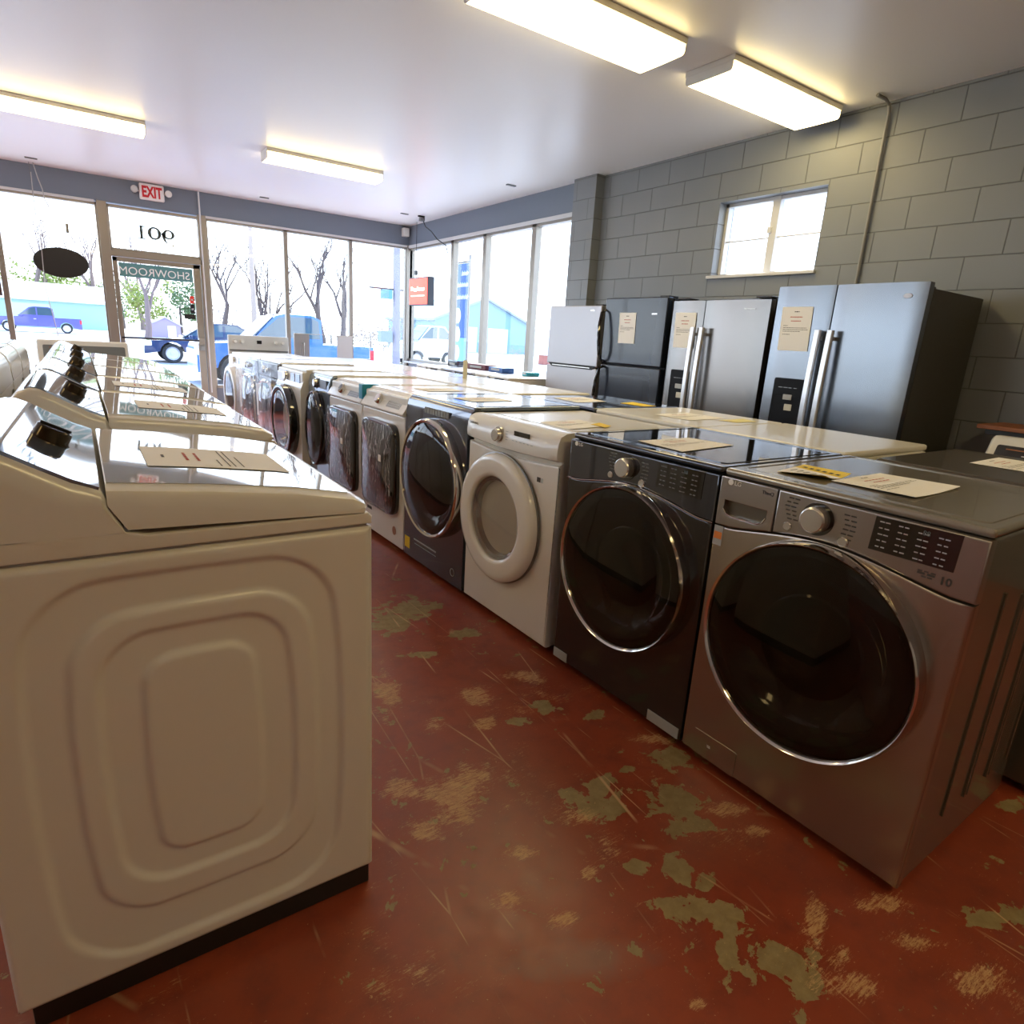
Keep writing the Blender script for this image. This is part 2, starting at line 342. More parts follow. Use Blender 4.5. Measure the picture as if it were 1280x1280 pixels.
def text(name, s, size, m, parent, loc, rot=(PI/2, 0, 0), align='LEFT', mirror=False, ext=.0006, bold=0, xs=1, shear=0):
    cu = bpy.data.curves.new(name, 'FONT'); cu.body = s; cu.size = size; cu.extrude = ext; cu.align_x = align; cu.offset = bold; cu.shear = shear; cu.resolution_u = 3
    tmp = bpy.data.objects.new(name, cu); COL.objects.link(tmp)
    dg = bpy.context.evaluated_depsgraph_get(); me = bpy.data.meshes.new_from_object(tmp.evaluated_get(dg))
    bpy.data.objects.remove(tmp); me.name = name
    if mirror or xs != 1:
        for v in me.vertices: v.co.x *= (-xs if mirror else xs)
        if mirror: me.flip_normals()
    me.materials.clear(); me.materials.append(m)
    o = bpy.data.objects.new(name, me); COL.objects.link(o); o.parent = parent; o.location = loc; o.rotation_euler = rot
    return o
def microtext(bm, x, z, w_, h, y, words=3, seed=0):
    r = random.Random(seed); cur = x
    for k in range(words):
        ww = w_/words*r.uniform(.6, .85); box(bm, cur, cur+ww, y-.0004, y, z, z+h); cur += w_/words
    return bm

# ------------------------------------------------------------------ room shell
ZC, YF, XW = 3.033, 10.315, 4.75
struct('floor', B(-5.2, XW+.2, -4.2, YF+.15, -.1, 0), FLOOR)
struct('ceiling', B(-5.2, XW+.2, -4.2, YF+.15, ZC, ZC+.12), CEIL)
def plate_x(pts, holes, x0, x1):
    bm = plate(pts, holes, 0, 1)
    for v in bm.verts: v.co = Vector((x0+(x1-x0)*v.co.y, v.co.x, v.co.z))
    return bm
WY0, WY1, WZ0, WZ1 = 2.96, 3.94, 1.965, 2.572
struct('wall_right', plate_x([(-4.2, 0), (5.6, 0), (5.6, ZC), (-4.2, ZC)], [[(WY0, WZ0), (WY1, WZ0), (WY1, WZ1), (WY0, WZ1)]], XW, XW+.2), BLOCK)
struct('trim_1', B(4.635, XW+.2, 5.49, 5.86, 0, ZC, .006), BLOCK)          # block pilaster
struct('wall_right', B(XW-.01, XW+.2, 5.86, YF+.15, 2.735, ZC), DAYBLUEP)
struct('wall_right', B(XW-.01, XW+.2, 5.86, YF+.15, 0, .83), DAYBLUEP)
struct('trim_2', B(XW-.07, XW+.1, 5.86, YF, .83, .86, .004), ALUW)
struct('trim_3', B(XW-.03, XW-.01, 5.86, YF, 2.69, 2.735, .003), ALUW)
struct('wall_front', B(-5.2, XW, YF-.01, YF+.15, 2.735, ZC), DAYBLUEP)
struct('wall_front', B(-5.2, .42, YF-.01, YF+.15, 0, .36), DAYBLUEP)
struct('wall_front', B(1.62, XW, YF-.01, YF+.15, 0, .36), DAYBLUEP)
struct('trim_4', B(-5.2, .34, YF-.03, YF-.01, 2.705, 2.735, .003), ALUW)
struct('trim_5', B(1.64, XW, YF-.03, YF-.01, 2.705, 2.735, .003), ALUW)
struct('wall_left', plate_x([(-4.2, 0), (YF+.15, 0), (YF+.15, ZC), (-4.2, ZC)], [[(3.6, 1.0), (9.9, 1.0), (9.9, 2.6), (3.6, 2.6)]], -5.35, -5.2), DRYWALL)
struct('wall_back', B(-5.2, XW+.2, -4.35, -4.2, 0, ZC), DRYWALL)

def store_window(n, axis, a0, a1, z0, z1, wall, post=.045):
    """frame + pane; axis 'x' runs along X at y=wall, 'y' runs along Y at x=wall"""
    def bb(u0, u1, d0, d1, q0, q1, bev=.003):
        return B(u0, u1, wall+d0, wall+d1, q0, q1, bev) if axis == 'x' else B(wall+d0, wall+d1, u0, u1, q0, q1, bev)
    fr = bmesh.new()
    for args in ((a0, a0+post, 0, .09, z0, z1), (a1-post, a1, 0, .09, z0, z1), (a0, a1, 0, .09, z1-.035, z1), (a0, a1, 0, .09, z0, z0+.045)):
        b = bb(*args); me = bpy.data.meshes.new('t'); b.to_mesh(me); b.free(); fr.from_mesh(me); bpy.data.meshes.remove(me)
    f = struct('window_%d' % n, fr, ALU)
    g = bb(a0+post, a1-post, .04, .046, z0+.045, z1-.035, 0)
    obj('pane', g, GLASS, f)
    return f
WT = 2.715
store_window(1, 'x', -3.2, -1.95, .36, WT, YF, .035)
store_window(2, 'x', -1.95, -.69, .36, WT, YF, .03)
store_window(3, 'x', -.69, .37, .36, WT, YF, .03)
store_window(4, 'x', .46, 1.56, 2.14, WT, YF, .03)
store_window(5, 'x', 1.63, 2.73, .36, WT, YF, .03)
store_window(6, 'x', 2.73, 3.74, .36, WT, YF, .03)
store_window(7, 'x', 3.74, 4.72, .36, WT, YF, .03)
store_window(8, 'y', 8.80, YF, .86, WT-.02, XW, .04)
store_window(9, 'y', 7.88, 8.80, .86, WT-.02, XW, .04)
store_window(10, 'y', 6.72, 7.88, .86, WT-.02, XW, .045)
store_window(11, 'y', 5.86, 6.72, .86, WT-.02, XW, .045)
store_window(13, 'y', 3.6, 5.7, 1.0, 2.6, -5.3, .05)
store_window(14, 'y', 5.7, 7.8, 1.0, 2.6, -5.3, .05)
store_window(15, 'y', 7.8, 9.9, 1.0, 2.6, -5.3, .05)
struct('trim_6', B(.36, .47, YF-.03, YF+.1, 0, WT+.02, .006), ALU)
struct('trim_7', B(1.535, 1.64, YF-.03, YF+.1, 0, WT+.02, .006), ALU)
struct('trim_8', B(.46, 1.56, YF-.03, YF+.1, 2.08, 2.145, .004), ALU)
struct('trim_9', B(4.70, 4.80, YF-.04, YF+.1, 0, WT+.02, .006), ALU)
# door
dr = bmesh.new()
for a in ((.475, .53, YF, YF+.045, .02, 2.075), (1.44, 1.53, YF, YF+.045, .02, 2.075), (.475, 1.53, YF, YF+.045, 2.02, 2.075), (.475, 1.53, YF, YF+.045, .02, .25)):
    b = B(*a, .004); me = bpy.data.meshes.new('t'); b.to_mesh(me); b.free(); dr.from_mesh(me); bpy.data.meshes.remove(me)
door = struct('door_1', dr, ALU)
obj('pane', B(.53, 1.44, YF+.02, YF+.026, .25, 2.02), GLASS, door)
obj('push_bar', T([(.49, YF-.06, 1.04), (1.50, YF-.06, 1.04)], .013, 10), BLACKP, door)
obj('bar_bracket', B(1.44, 1.52, YF-.075, YF, 1.0, 1.08, .005), ALU, door)
obj('lock_housing', B(1.455, 1.515, YF-.03, YF, .9, .97, .005), DKSILV, door)
# right small window
wf = bmesh.new()
def addb(dst, b):
    me = bpy.data.meshes.new('t'); b.to_mesh(me); b.free(); dst.from_mesh(me); bpy.data.meshes.remove(me)
for a in ((XW+.09, XW+.15, WY0, WY0+.03, WZ0, WZ1), (XW+.09, XW+.15, WY1-.03, WY1, WZ0, WZ1), (XW+.09, XW+.15, WY0, WY1, WZ1-.03, WZ1), (XW+.09, XW+.15, WY0, WY1, WZ0, WZ0+.03),
          (XW+.08, XW+.14, 3.40, 3.47, WZ0, WZ1), (XW+.105, XW+.125, WY0, WY1, 2.255, 2.268)): addb(wf, B(*a, .003))
win = struct('window_12', wf, ALUW)
obj('pane', B(XW+.112, XW+.117, WY0+.03, WY1-.03, WZ0+.03, WZ1-.03), GLASS, win)
obj('latch', B(XW+.06, XW+.085, 3.44, 3.475, 2.29, 2.34, .004), ALUW, win)
struct('trim_10', B(XW-.03, XW+.1, WY0-.02, WY1+.03, WZ0-.02, WZ0+.006, .004), ALUW)
# thin pipe and conduits
tag(obj('electrical_conduit', T([(4.55, 2.60, 3.02), (4.66, 2.60, 3.02), (4.715, 2.60, 3.0), (4.73, 2.60, 2.95), (4.735, 2.60, .02)], .011, 10), CONDUIT), 'thin grey painted conduit running down the block wall beside the small window', 'conduit')
tag(obj('electrical_conduit', T([(1.566, YF-.045, ZC), (1.566, YF-.045, .3)], .011, 10), ALUW), 'pale vertical conduit on the post right of the glass door', 'conduit')

# ------------------------------------------------------------------ lamps
DIFF = mat('lit_diffuser', (.9, .85, .7), .5, emit=(1, .78, .36), estr=LAMP)
def wrap_light(x0, x1, y0, y1, h, label, end=.008):
    cx, cyy = (x0+x1)/2, (y0+y1)/2; L_, W_ = x1-x0, y1-y0
    t = thing('ceiling_light', label, 'ceiling light', (cx, cyy, ZC), 0, 'fluorescent ceiling lights')
    obj('housing', B(-L_/2, L_/2, -W_/2-.01, W_/2+.01, -.035, -.001, .004), HOUSING, t)
    # wraparound lens: rounded trapezoid section
    w2 = W_/2
    pts = [(w2, -.035), (w2, -.035-(h-.035)*.62), (w2-.006, -h+.006), (w2-.018, -h), (w2*.5, -h-.001), (w2*.25, -h-.0015), (0, -h-.002), (-w2*.25, -h-.0015), (-w2*.5, -h-.001), (-w2+.018, -h), (-w2+.006, -h+.006), (-w2, -.035-(h-.035)*.62), (-w2, -.035)]
    bm = bmesh.new(); rr = []
    for x in (-L_/2+end, L_/2-end): rr.append([bm.verts.new((x, u, v)) for u, v in pts])
    for k in range(12): bm.faces.new((rr[0][k], rr[0][k+1], rr[1][k+1], rr[1][k]))
    obj('diffuser', bm, DIFF, t, smooth=25)
    for s in (-1, 1):
        e = bmesh.new(); x = s*(L_/2-end)
        v0 = [e.verts.new((x, u, v)) for u, v in pts]; v1 = [e.verts.new((x+s*end, u, v)) for u, v in pts]
        e.faces.new(v0); e.faces.new(v1)
        for k in range(13): e.faces.new((v0[k], v0[(k+1) % 13], v1[(k+1) % 13], v1[k]))
        obj('end_cap', e, HOUSING, t)
    return t
wrap_light(1.80, 3.055, 2.93, 3.30, .085, 'large lit wraparound ceiling light, the one cut by the top edge')
wrap_light(3.40, 4.60, 2.87, 3.23, .085, 'lit wraparound ceiling light nearest the block wall')
wrap_light(-.52, .70, 7.22, 7.46, .10, 'narrow lit ceiling strip light at far left')
wrap_light(1.75, 2.99, 7.20, 7.44, .10, 'narrow lit ceiling strip light farther along, near the front windows')
for (x, y) in ((-1.6, 3.1), (-3.4, 7.3), (1.0, -.9), (3.4, -.9), (-3.6, 1.2)):
    wrap_light(x-.61, x+.61, y-.18, y+.18, .085, 'lit ceiling light in the part of the shop behind the camera')

# ------------------------------------------------------------------ front-loading machines (local: x viewer's right, y into the machine, z up)
RY = .02
def rowpos(y, off=0):            # base point on the front line of the aisle row, y = centre along the row
    return (1.5792-.02*y+off, y, 0)
def feet(t, W, D, m=BLACKP):
    for x in (-W/2+.06, W/2-.06):
        for y in (.08, D-.08):
            bm = bmesh.new()
            a = LA(0, 0, [(0, 0), (.022, 0), (.022, .008), (.012, .012), (.012, .03), (0, .03)], 16)
            for v in a.verts: v.co = Vector((x+v.co.x, y+v.co.z, v.co.y))
            obj('foot', a, m, t); bm.free()
def cabinet(t, W, D, H, m, y0=.02, z0=.025, bev=.012):
    return obj('cabinet', B(-W/2, W/2, y0, D, z0, H, bev, 3), m, t)
def toppanel(t, W, D, H, m, y0=.0, th=.022, rim=None, inset=True):
    bm = B(-W/2, W/2, y0, D, H-th, H, .009, 3)
    o = obj('top_panel', bm, m, t)
    if inset:
        obj('top_rim', plate_z(rrect(-W/2+.03, W/2-.03, y0+.05, D-.03, .02), [rrect(-W/2+.036, W/2-.036, y0+.056, D-.036, .016)], H, H+.0022), rim or m, o)
    return o
def plate_z(outer, holes, z0, z1, bev=0):
    bm = plate(outer, holes, 0, 1)
    for v in bm.verts: v.co = Vector((v.co.x, v.co.z, z0+(z1-z0)*v.co.y))
    return bm
def knob(t, x, z, r, m, base=BLACKG, y=0, dep=.028, ridge=False):
    b = obj('dial_ring', LA(x, z, [(0, y-.002), (r*1.18, y-.002), (r*1.2, y+.002), (r*1.2, y+.006)], 48), base, t)
    k = LA(x, z, [(0, y-dep), (r*.8, y-dep), (r*.86, y-dep+.001), (r*.93, y-dep+.006), (r*.97, y-.004), (r*.97, y)], 48)
    kb = obj('dial', k, m, t, smooth=16)
    return kb
def button(t, x, z, r, m, y=0):
    obj('button', LA(x, z, [(0, y-.005), (r*.8, y-.005), (r, y-.002), (r, y+.002)], 24), m, t)

def fl_door(t, cx, cz, R, ring, glass=DOORGLASS, dep=.05, ringw=.03, bowlm=None, sx=1, sz=1, sup=2, dome=.02, dark_rim=None, handle=None, y0=0, shell=BLACKG):
    kw = dict(n=96, sx=sx, sz=sz, sup=sup)
    d = obj('door', lathe(bmesh.new(), cx, cz, [(R*.985, y0+.004), (R, y0-dep*.25), (R*.995, y0-dep*.8), (R*.985, y0-dep), (R-ringw*.5, y0-dep-.005), (R-ringw, y0-dep-.001), (R-ringw-.004, y0-dep+.01), (R-ringw-.004, y0-.002)], **kw), ring, t, smooth=50)
    obj('door_glass', lathe(bmesh.new(), cx, cz, [(R-ringw-.003, y0-dep+.003), (R*.8, y0-dep-dome*.55), (R*.5, y0-dep-dome*.85), (R*.25, y0-dep-dome), (0, y0-dep-dome*1.02)], **kw), glass, d, smooth=60)
    # inner bowl and drum seen through the smoked glass
    rb = R-ringw-.006
    obj('drum_bowl', lathe(bmesh.new(), cx, cz, [(rb, y0-dep+.012), (rb*.90, y0-dep+.014), (rb*.84, y0-dep+.022), (rb*.74, y0-.012), (rb*.66, y0+.010), (rb*.52, y0+.018), (rb*.50, y0+.012), (rb*.2, y0+.019), (0, y0+.020)], **kw), bowlm or shell, d, smooth=40)
    return d
BOWL = mat('dark_bowl', (.030, .030, .027), .10, metal=.3, coat=1)
BOWLS = mat('steel_bowl', (.45, .42, .38), .16, metal=.9)

def seam_curve(W, z_e, z_m, xm, half, n=28):
    """control panel lower edge: flat at the ends, rising over the door"""
    out = []
    for i in range(n+1):
        x = -W/2+W*i/n; u = max(-1, min(1, (x-xm)/half)); out.append((x, z_e+(z_m-z_e)*(math.cos(u*PI/2)**1.3)))
    return out
def lg_type(name, label, loc, rotz, m, mt, ms, knobm, W=.69, H=.982, D=.72, washer=True, panelm=None, ringm=CHROME, foil=False):
    t = thing(name, label, 'washing machine' if washer else 'clothes dryer', loc, rotz)
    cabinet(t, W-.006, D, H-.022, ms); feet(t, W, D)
    toppanel(t, W, D, H, mt, y0=.012)
    seam = seam_curve(W, .808, .848, 0, .30)
    low = [(-W/2, .03)] + [(x, z-.0015) for x, z in seam] + [(W/2, .03)]
    fp = obj('front_panel', plate(low, [circ(0, .545, .262, 64)], 0, .03, .008), m, t)
    xs = -W/2+.188 if washer else None
    up = [(x, z+.0015) for x, z in seam]
    pm = panelm or m
    if washer:
        left = [p for p in up if p[0] <= xs-.002]; right = [p for p in up if p[0] >= xs+.002]
        zl = left[-1][1]
        pocket = [(-W/2+.024, .888), (-W/2+.022, .862), (-W/2+.034, .848), (-W/2+.05, .843), (-W/2+.135, .843), (-W/2+.154, .851), (-W/2+.163, .868), (-W/2+.163, .888)][::-1]
        dw = obj('detergent_drawer', plate(left+[(xs-.0015, zl+.002), (xs-.0015, H-.024), (-W/2, H-.024)][0:3], [pocket], 0, .03, .004), pm, t)
        bm = plate(pocket, (), .022, .03); obj('pocket_back', bm, DKSILV, dw)
        obj('pocket_lip', T([(x, -.001, z) for x, z in pocket[::-1][1:-1]], .0018, 6), CHROME, dw)
        ctl = obj('control_panel', plate([(xs+.0015, right[0][1])]+right+[(W/2, H-.024), (xs+.0015, H-.024)], (), 0, .03, .006), pm, t)
        text('lettering', 'ThinQ', .014, INK, dw, (-W/2+.14, -.0008, .935))
    else:
        ctl = obj('control_panel', plate(up+[(W/2, H-.024), (-W/2, H-.024)], (), 0, .03, .006), pm, t)
    # maker's mark
    bm = LA(-W/2+.035, .945, [(0, -.0012), (.0085, -.0012), (.009, 0)], 24); obj('emblem', bm, PAPER, ctl)
    text('lettering', 'LG', .019, PAPER, ctl, (-W/2+.048, -.001, .9385))
    knob(ctl, -.035, .905, .037, knobm, y=-.001, dep=.032)
    button(ctl, -W/2+.232, .864, .0125, knobm); button(ctl, -W/2+.385, .864, .0145, knobm)
    disp = obj('display', plate([(-W/2+.452, .952), (-W/2+.448, .868), (-W/2+.635, .868), (-W/2+.638, .955)][::-1], (), -.0015, .004), BLACKG, ctl)
    mb = bmesh.new()
    for c in range(4):
        for r_ in range(5):
            microtext(mb, -W/2+.463+c*.043, .940-r_*.0155-(.004 if c > 1 else 0), .026, .0028, -.0016, 2, c*9+r_)
    obj('printed_legend', mb, PALEINK if washer else DIMINK, disp)
    text('digits', '88', .016, mat('dim_digits', (.12, .16, .16), .4), disp, (-W/2+.558, -.0018, .935))
    mb = bmesh.new()
    for r_ in range(6): microtext(mb, -W/2+.215+(.004*abs(r_-2)), .942-r_*.0115, .035, .0035, -.0003, 2, r_)
    for r_ in range(6): microtext(mb, -.035+.072-(.003*abs(r_-2)), .934-r_*.0125, .034, .0035, -.0003, 2, r_+20)
    obj('printed_legend', mb, INK if washer else DKSILV, ctl)
    if washer:
        text('lettering', '10', .026, INK, ctl, (-W/2+.612, -.0008, .834), bold=.0006)
        mb = bmesh.new(); microtext(mb, -W/2+.565, .8505, .042, .003, -.0003, 3, 4); microtext(mb, -W/2+.565, .844, .042, .005, -.0003, 2, 5); microtext(mb, -W/2+.575, .838, .025, .003, -.0003, 2, 6)
        obj('printed_legend', mb, INK, ctl)
    fl_door(t, 0, .545, .302, ringm, dep=.046, ringw=.012, dome=.012, bowlm=BOWL)
    if washer:
        fb = obj('service_flap', plate(rrect(-W/2+.046, -W/2+.205, .032, .118, .004), (), -.002, .004, .001), m, t)
        mb = bmesh.new(); box(mb, -W/2+.10, -W/2+.112, -.0026, -.002, .082, .0835); box(mb, -W/2+.10, -W/2+.112, -.0026, -.002, .077, .0785); obj('flap_mark', mb, PAPER, fb)
    if foil:
        for x0, x1 in ((-W/2+.005, -W/2+.09), (W/2-.15, W/2-.01)):
            obj('corner_tape', B(x0, x1, -.003, .0, .032, .072, .001), PALEINK, t, label='strip of clear packing tape on the lower edge')
    return t, ctl, fp
# 1: silver washer, nearest of the aisle row
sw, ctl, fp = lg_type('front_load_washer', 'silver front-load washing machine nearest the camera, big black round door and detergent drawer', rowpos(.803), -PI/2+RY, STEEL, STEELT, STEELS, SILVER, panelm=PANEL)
W = .69
st = bmesh.new(); box(st, -W/2+.003, -W/2+.034, -.0012, -.0004, .745, .806); s_ = obj('sticker', st, PALEINK, fp)
obj('sticker_band', B(-W/2+.005, -W/2+.032, -.0018, -.0011, .765, .787), ORANGE, s_, label='orange band on the sticker')
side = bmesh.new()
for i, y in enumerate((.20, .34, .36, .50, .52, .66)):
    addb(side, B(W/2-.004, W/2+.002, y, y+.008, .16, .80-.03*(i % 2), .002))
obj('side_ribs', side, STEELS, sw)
# 2: black one
bw, ctl2, fp2 = lg_type('front_load_dryer', 'black steel front-load dryer between the silver washer and the white dryer, paper on its top', rowpos(1.50), -PI/2+RY, BLKST, BLKSTT, BLACKP, SILVER, washer=False, panelm=BLKSTT, foil=True)
mk = T([(x, -.0015, z) for x, z in seam_curve(.69, .808, .848, 0, .30)], .0018, 6); obj('seam_trim', mk, CHROME, bw)

# 3: white dryer with bulged control panel and white ring door
def white_dryer(name, label, loc, rotz):
    W, H, D = .69, .965, .72
    t = thing(name, label, 'clothes dryer', loc, rotz)
    cabinet(t, W-.006, D, H-.02, WHITE); feet(t, W, D)
    toppanel(t, W, D, H, WHITE, y0=.06)
    obj('front_panel', plate([(-W/2, .03), (W/2, .03), (W/2, .845)]+[(x, z) for x, z in seam_curve(W, .845, .815, 0, .5)][::-1], (), 0, .03, .01), WHITEF, t)
    # bulged panel: side profile extruded along x
    prof = [(.0, .852), (-.022, .862), (-.026, .885), (-.018, .925), (.0, .95), (.03, .965), (.07, .967), (.07, .852)]
    bm = bmesh.new(); rings = []
    n = 24
    for i in range(n+1):
        u = i/n; x = -W/2+W*u; e = min(u, 1-u)*n; k = 1 if e >= 2 else .55+.225*e
        rings.append([bm.verts.new((x, (y if y > 0 else y*k), z-(.012*math.sin(PI*u) if z < .9 else 0))) for y, z in prof])
    for a, b in zip(rings, rings[1:]):
        for j in range(len(prof)): bm.faces.new((a[j], a[(j+1) % len(prof)], b[(j+1) % len(prof)], b[j]))
    bm.faces.new(rings[0]); bm.faces.new(rings[-1])
    c = obj('control_panel', bm, WHITE2, t, smooth=50)
    knob(c, -W/2+.285, .902, .031, SILVER, SILVER, y=-.024, dep=.024)
    obj('display', B(-W/2+.405, -W/2+.512, -.0262, -.02, .918, .938), BLACKG, c)
    mb = bmesh.new()
    for k in range(6): microtext(mb, -W/2+.395+k*.027, .893, .018, .003, -.0268, 1, k)
    for k in range(4): microtext(mb, -W/2+.34, .925-k*.012, .025, .003, -.0245, 1, k)
    obj('printed_legend', mb, PALEINK, c)
    text('lettering', 'SAMSUNG', .016, DKSILV, c, (-W/2+.035, -.0208, .922), rot=(PI/2+.2, 0, 0))
    d = obj('door', lathe(bmesh.new(), -W/2+.305, .52, [(.292, .004), (.300, -.015), (.297, -.038), (.285, -.050), (.262, -.056), (.215, -.055), (.200, -.050), (.194, -.040), (.192, -.005)], 96), WHITEF, t, smooth=45)
    obj('door_rim', lathe(bmesh.new(), -W/2+.305, .52, [(.296, -.002), (.304, -.006), (.304, -.016), (.299, -.018)], 96), DKSILV, d)
    obj('door_glass', lathe(bmesh.new(), -W/2+.305, .52, [(.193, -.042), (.15, -.050), (.08, -.055), (0, -.057)], 72), DOORGLASS2, d, smooth=60)
    obj('drum_bowl', lathe(bmesh.new(), -W/2+.305, .52, [(.193, -.034), (.176, -.026), (.165, .02), (.145, .10), (.12, .14), (0, .16)], 72), BOWLS, d, smooth=30)
    for v in ():
        pass
    mb = B(-W/2+.555, -W/2+.578, -.0012, 0, .745, .765); obj('badge', mb, INK, t)
    mb = B(-W/2+.581, -W/2+.597, -.0012, 0, .745, .765); obj('badge', mb, PALEINK, t)
    return t
white_dryer('front_load_dryer', 'white front-load dryer with thick white ring door, third in the right row', rowpos(2.25), -PI/2+RY)

# 4: navy gloss washer with large chrome-ring door
def navy_washer(name, label, loc, rotz, m, mt, H=.985, Rr=.325, letters=True):
    W, D = .685, .72
    t = thing(name, label, 'washing machine', loc, rotz)
    cabinet(t, W-.006, D, H-.02, m); feet(t, W, D); toppanel(t, W, D, H, mt, y0=.035)
    # front skin: gently curved side profile
    prof = [(.0, .03), (.0, .80), (.004, .90), (.018, .955), (.045, H-.004), (.07, H-.004), (.07, .03)]
    bm = plate([(a, b) for a, b in prof], (), 0, 1)
    for v in bm.verts: v.co = Vector((-W/2+W*v.co.y, v.co.x, v.co.z))
    f = obj('front_panel', bm, m, t, smooth=40)
    fl_door(t, -W/2+.355, .565, Rr, CHROME, dep=.05, ringw=.022, dome=.03, bowlm=BOWL)
    if letters:
        mb = bmesh.new(); r = random.Random(3)
        for k in range(9):
            x = -W/2+.23+k*.03; box(mb, x, x+.006, .0, .006, .905, .937); box(mb, x+.012, x+.018, .0, .006, .905, .937)
            zz = (.905, .919, .931)[k % 3]; box(mb, x, x+.018, .0, .006, zz, zz+.006)
        obj('film_print', mb, PALEINK, f, label='pale lettering printed on the panel above the door')
    return t, f
nw, nf = navy_washer('front_load_washer', 'glossy dark navy front-load washer with huge chrome-rimmed door and small yellow sticker', rowpos(2.957), -PI/2+RY, NAVY, BLUEGR)
W = .685
obj('sticker', B(-W/2+.012, -W/2+.075, -.0015, 0, .075, .145), YELLOW, nf, label='yellow sticker')
mb = bmesh.new(); box(mb, -W/2+.13, -W/2+.40, -.0015, 0, .150, .158); box(mb, -W/2+.14, -W/2+.40, -.0012, 0, .128, .131); obj('printed_legend', mb, PALEINK, nf)
obj('round_mark', lathe(bmesh.new(), W/2-.10, .10, [(.019, 0), (.019, -.0014), (.022, -.0014), (.022, 0)], 24), PALEINK, nf)

# 5, 6: white washers, dark squarish doors still under plastic film
def film_washer(name, label, loc, rotz):
    W, H, D = .685, .975, .72
    t = thing(name, label, 'washing machine', loc, rotz, None)
    cabinet(t, W-.006, D, H-.02, WHITE); feet(t, W, D); toppanel(t, W, D, H, WHITE, y0=.10)
    obj('front_panel', plate(rrect(-W/2, W/2, .03, .845, .02), (), 0, .03, .01), WHITEF, t)
    prof = [(.0, .848), (-.012, .853), (-.014, .862), (.05, .955), (.075, .972), (.11, .974), (.11, .848)]
    bm = plate(prof, (), 0, 1)
    for v in bm.verts: v.co = Vector((-W/2+W*v.co.y, v.co.x, v.co.z))
    c = obj('control_panel', bm, WHITE2, t, smooth=30)
    al = math.atan2(.064, .093)
    def onp(bm_):   # move panel-plane geometry onto the sloped face
        mx = Matrix.Translation((0, -.014, .862)) @ Matrix.Rotation(-al, 4, 'X')
        for v in bm_.verts: v.co = mx @ v.co
        return bm_
    kb = LA(-W/2+.27, .055, [(0, -.03), (.027, -.03), (.033, -.024), (.035, -.002), (.035, 0)], 40)
    obj('dial', onp(kb), CHROME, c)
    obj('display', onp(B(-W/2+.40, -W/2+.60, -.0015, .001, .022, .092, .0)), DKSILV, c)
    mb = bmesh.new()
    for r_ in range(4): microtext(mb, -W/2+.42, .033+r_*.014, .16, .003, -.002, 6, r_)
    obj('printed_legend', onp(mb), PALEINK, c)
    d = obj('door', lathe(bmesh.new(), .0, .508, [(.276, .004), (.280, -.02), (.276, -.036), (.266, -.042), (.258, -.039)], 96, sz=1.02, sup=7), BLACKG, t, smooth=50)
    obj('door_glass', lathe(bmesh.new(), .0, .508, [(.259, -.039), (.2, -.050), (.1, -.055), (0, -.057)], 96, sz=1.02, sup=7), BLACKG, d, smooth=60)
    # crumpled film
    bm = bmesh.new(); r = random.Random(5); n = 30; g = []
    for i in range(n+1):
        row = []
        for j in range(n+1):
            u = i/n*2-1; v = j/n*2-1
            y = -.074+.014*(u*u+v*v)+r.uniform(-.004, .004)+.006*math.sin(9*u+3*v)*(1 if v > .4 else .4)
            row.append(bm.verts.new((u*.268, y, .508+v*.272)))
        g.append(row)
    for i in range(n):
        for j in range(n): bm.faces.new((g[i][j], g[i+1][j], g[i+1][j+1], g[i][j+1]))
    fm = obj('plastic_film', bm, FILM, d, smooth=180, label='crumpled clear film over the dark door')
    obj('film_label', B(.13, .17, -.080, -.078, .56, .60), PAPER, fm)
    obj('sticker', LA(W/2-.14, .125, [(0, -.0015), (.028, -.0015), (.028, 0)], 24), mat('brown_sticker', (.35, .16, .10), .6), t)
    obj('badge', B(-W/2+.08, -W/2+.16, -.0015, 0, .17, .19), INK, t)
    return t
fw = film_washer('front_load_washer', 'white washer with film-wrapped dark square door, right beside the navy washer', rowpos(3.628), -PI/2+RY)
fw2 = dup(fw, rowpos(4.268), 'white washer with film-wrapped dark square door and blue tape on its top corner')
fw.scale = (.915, 1, 1); fw2.scale = (.915, 1, 1)
obj('blue_tape', B(.28, .345, .0, .12, .88, .9775, .004), mat('blue_tape_vinyl', (.02, .28, .45), .35), fw2, label='blue tape around the top corner')
# 7: slate blue washer with round mirror-dark door
sb, sf = navy_washer('front_load_washer', 'slate blue front-load washer with black-rimmed mirror door, between two white washers', rowpos(4.835), -PI/2+RY, BLUEGR, WHITE, Rr=.29, letters=False)
knob(sf, -.05, .905, .035, CHROME, y=.003); obj('display', B(.06, .27, .0, .006, .875, .94), DKSILV, sf)
for ch in ALLOBJ():
    if ch.parent == sb and ch.name.startswith('door') and CHROME in list(ch.data.materials): ch.data.materials[0] = BLACKG
sb.scale = (.68, 1, 1)
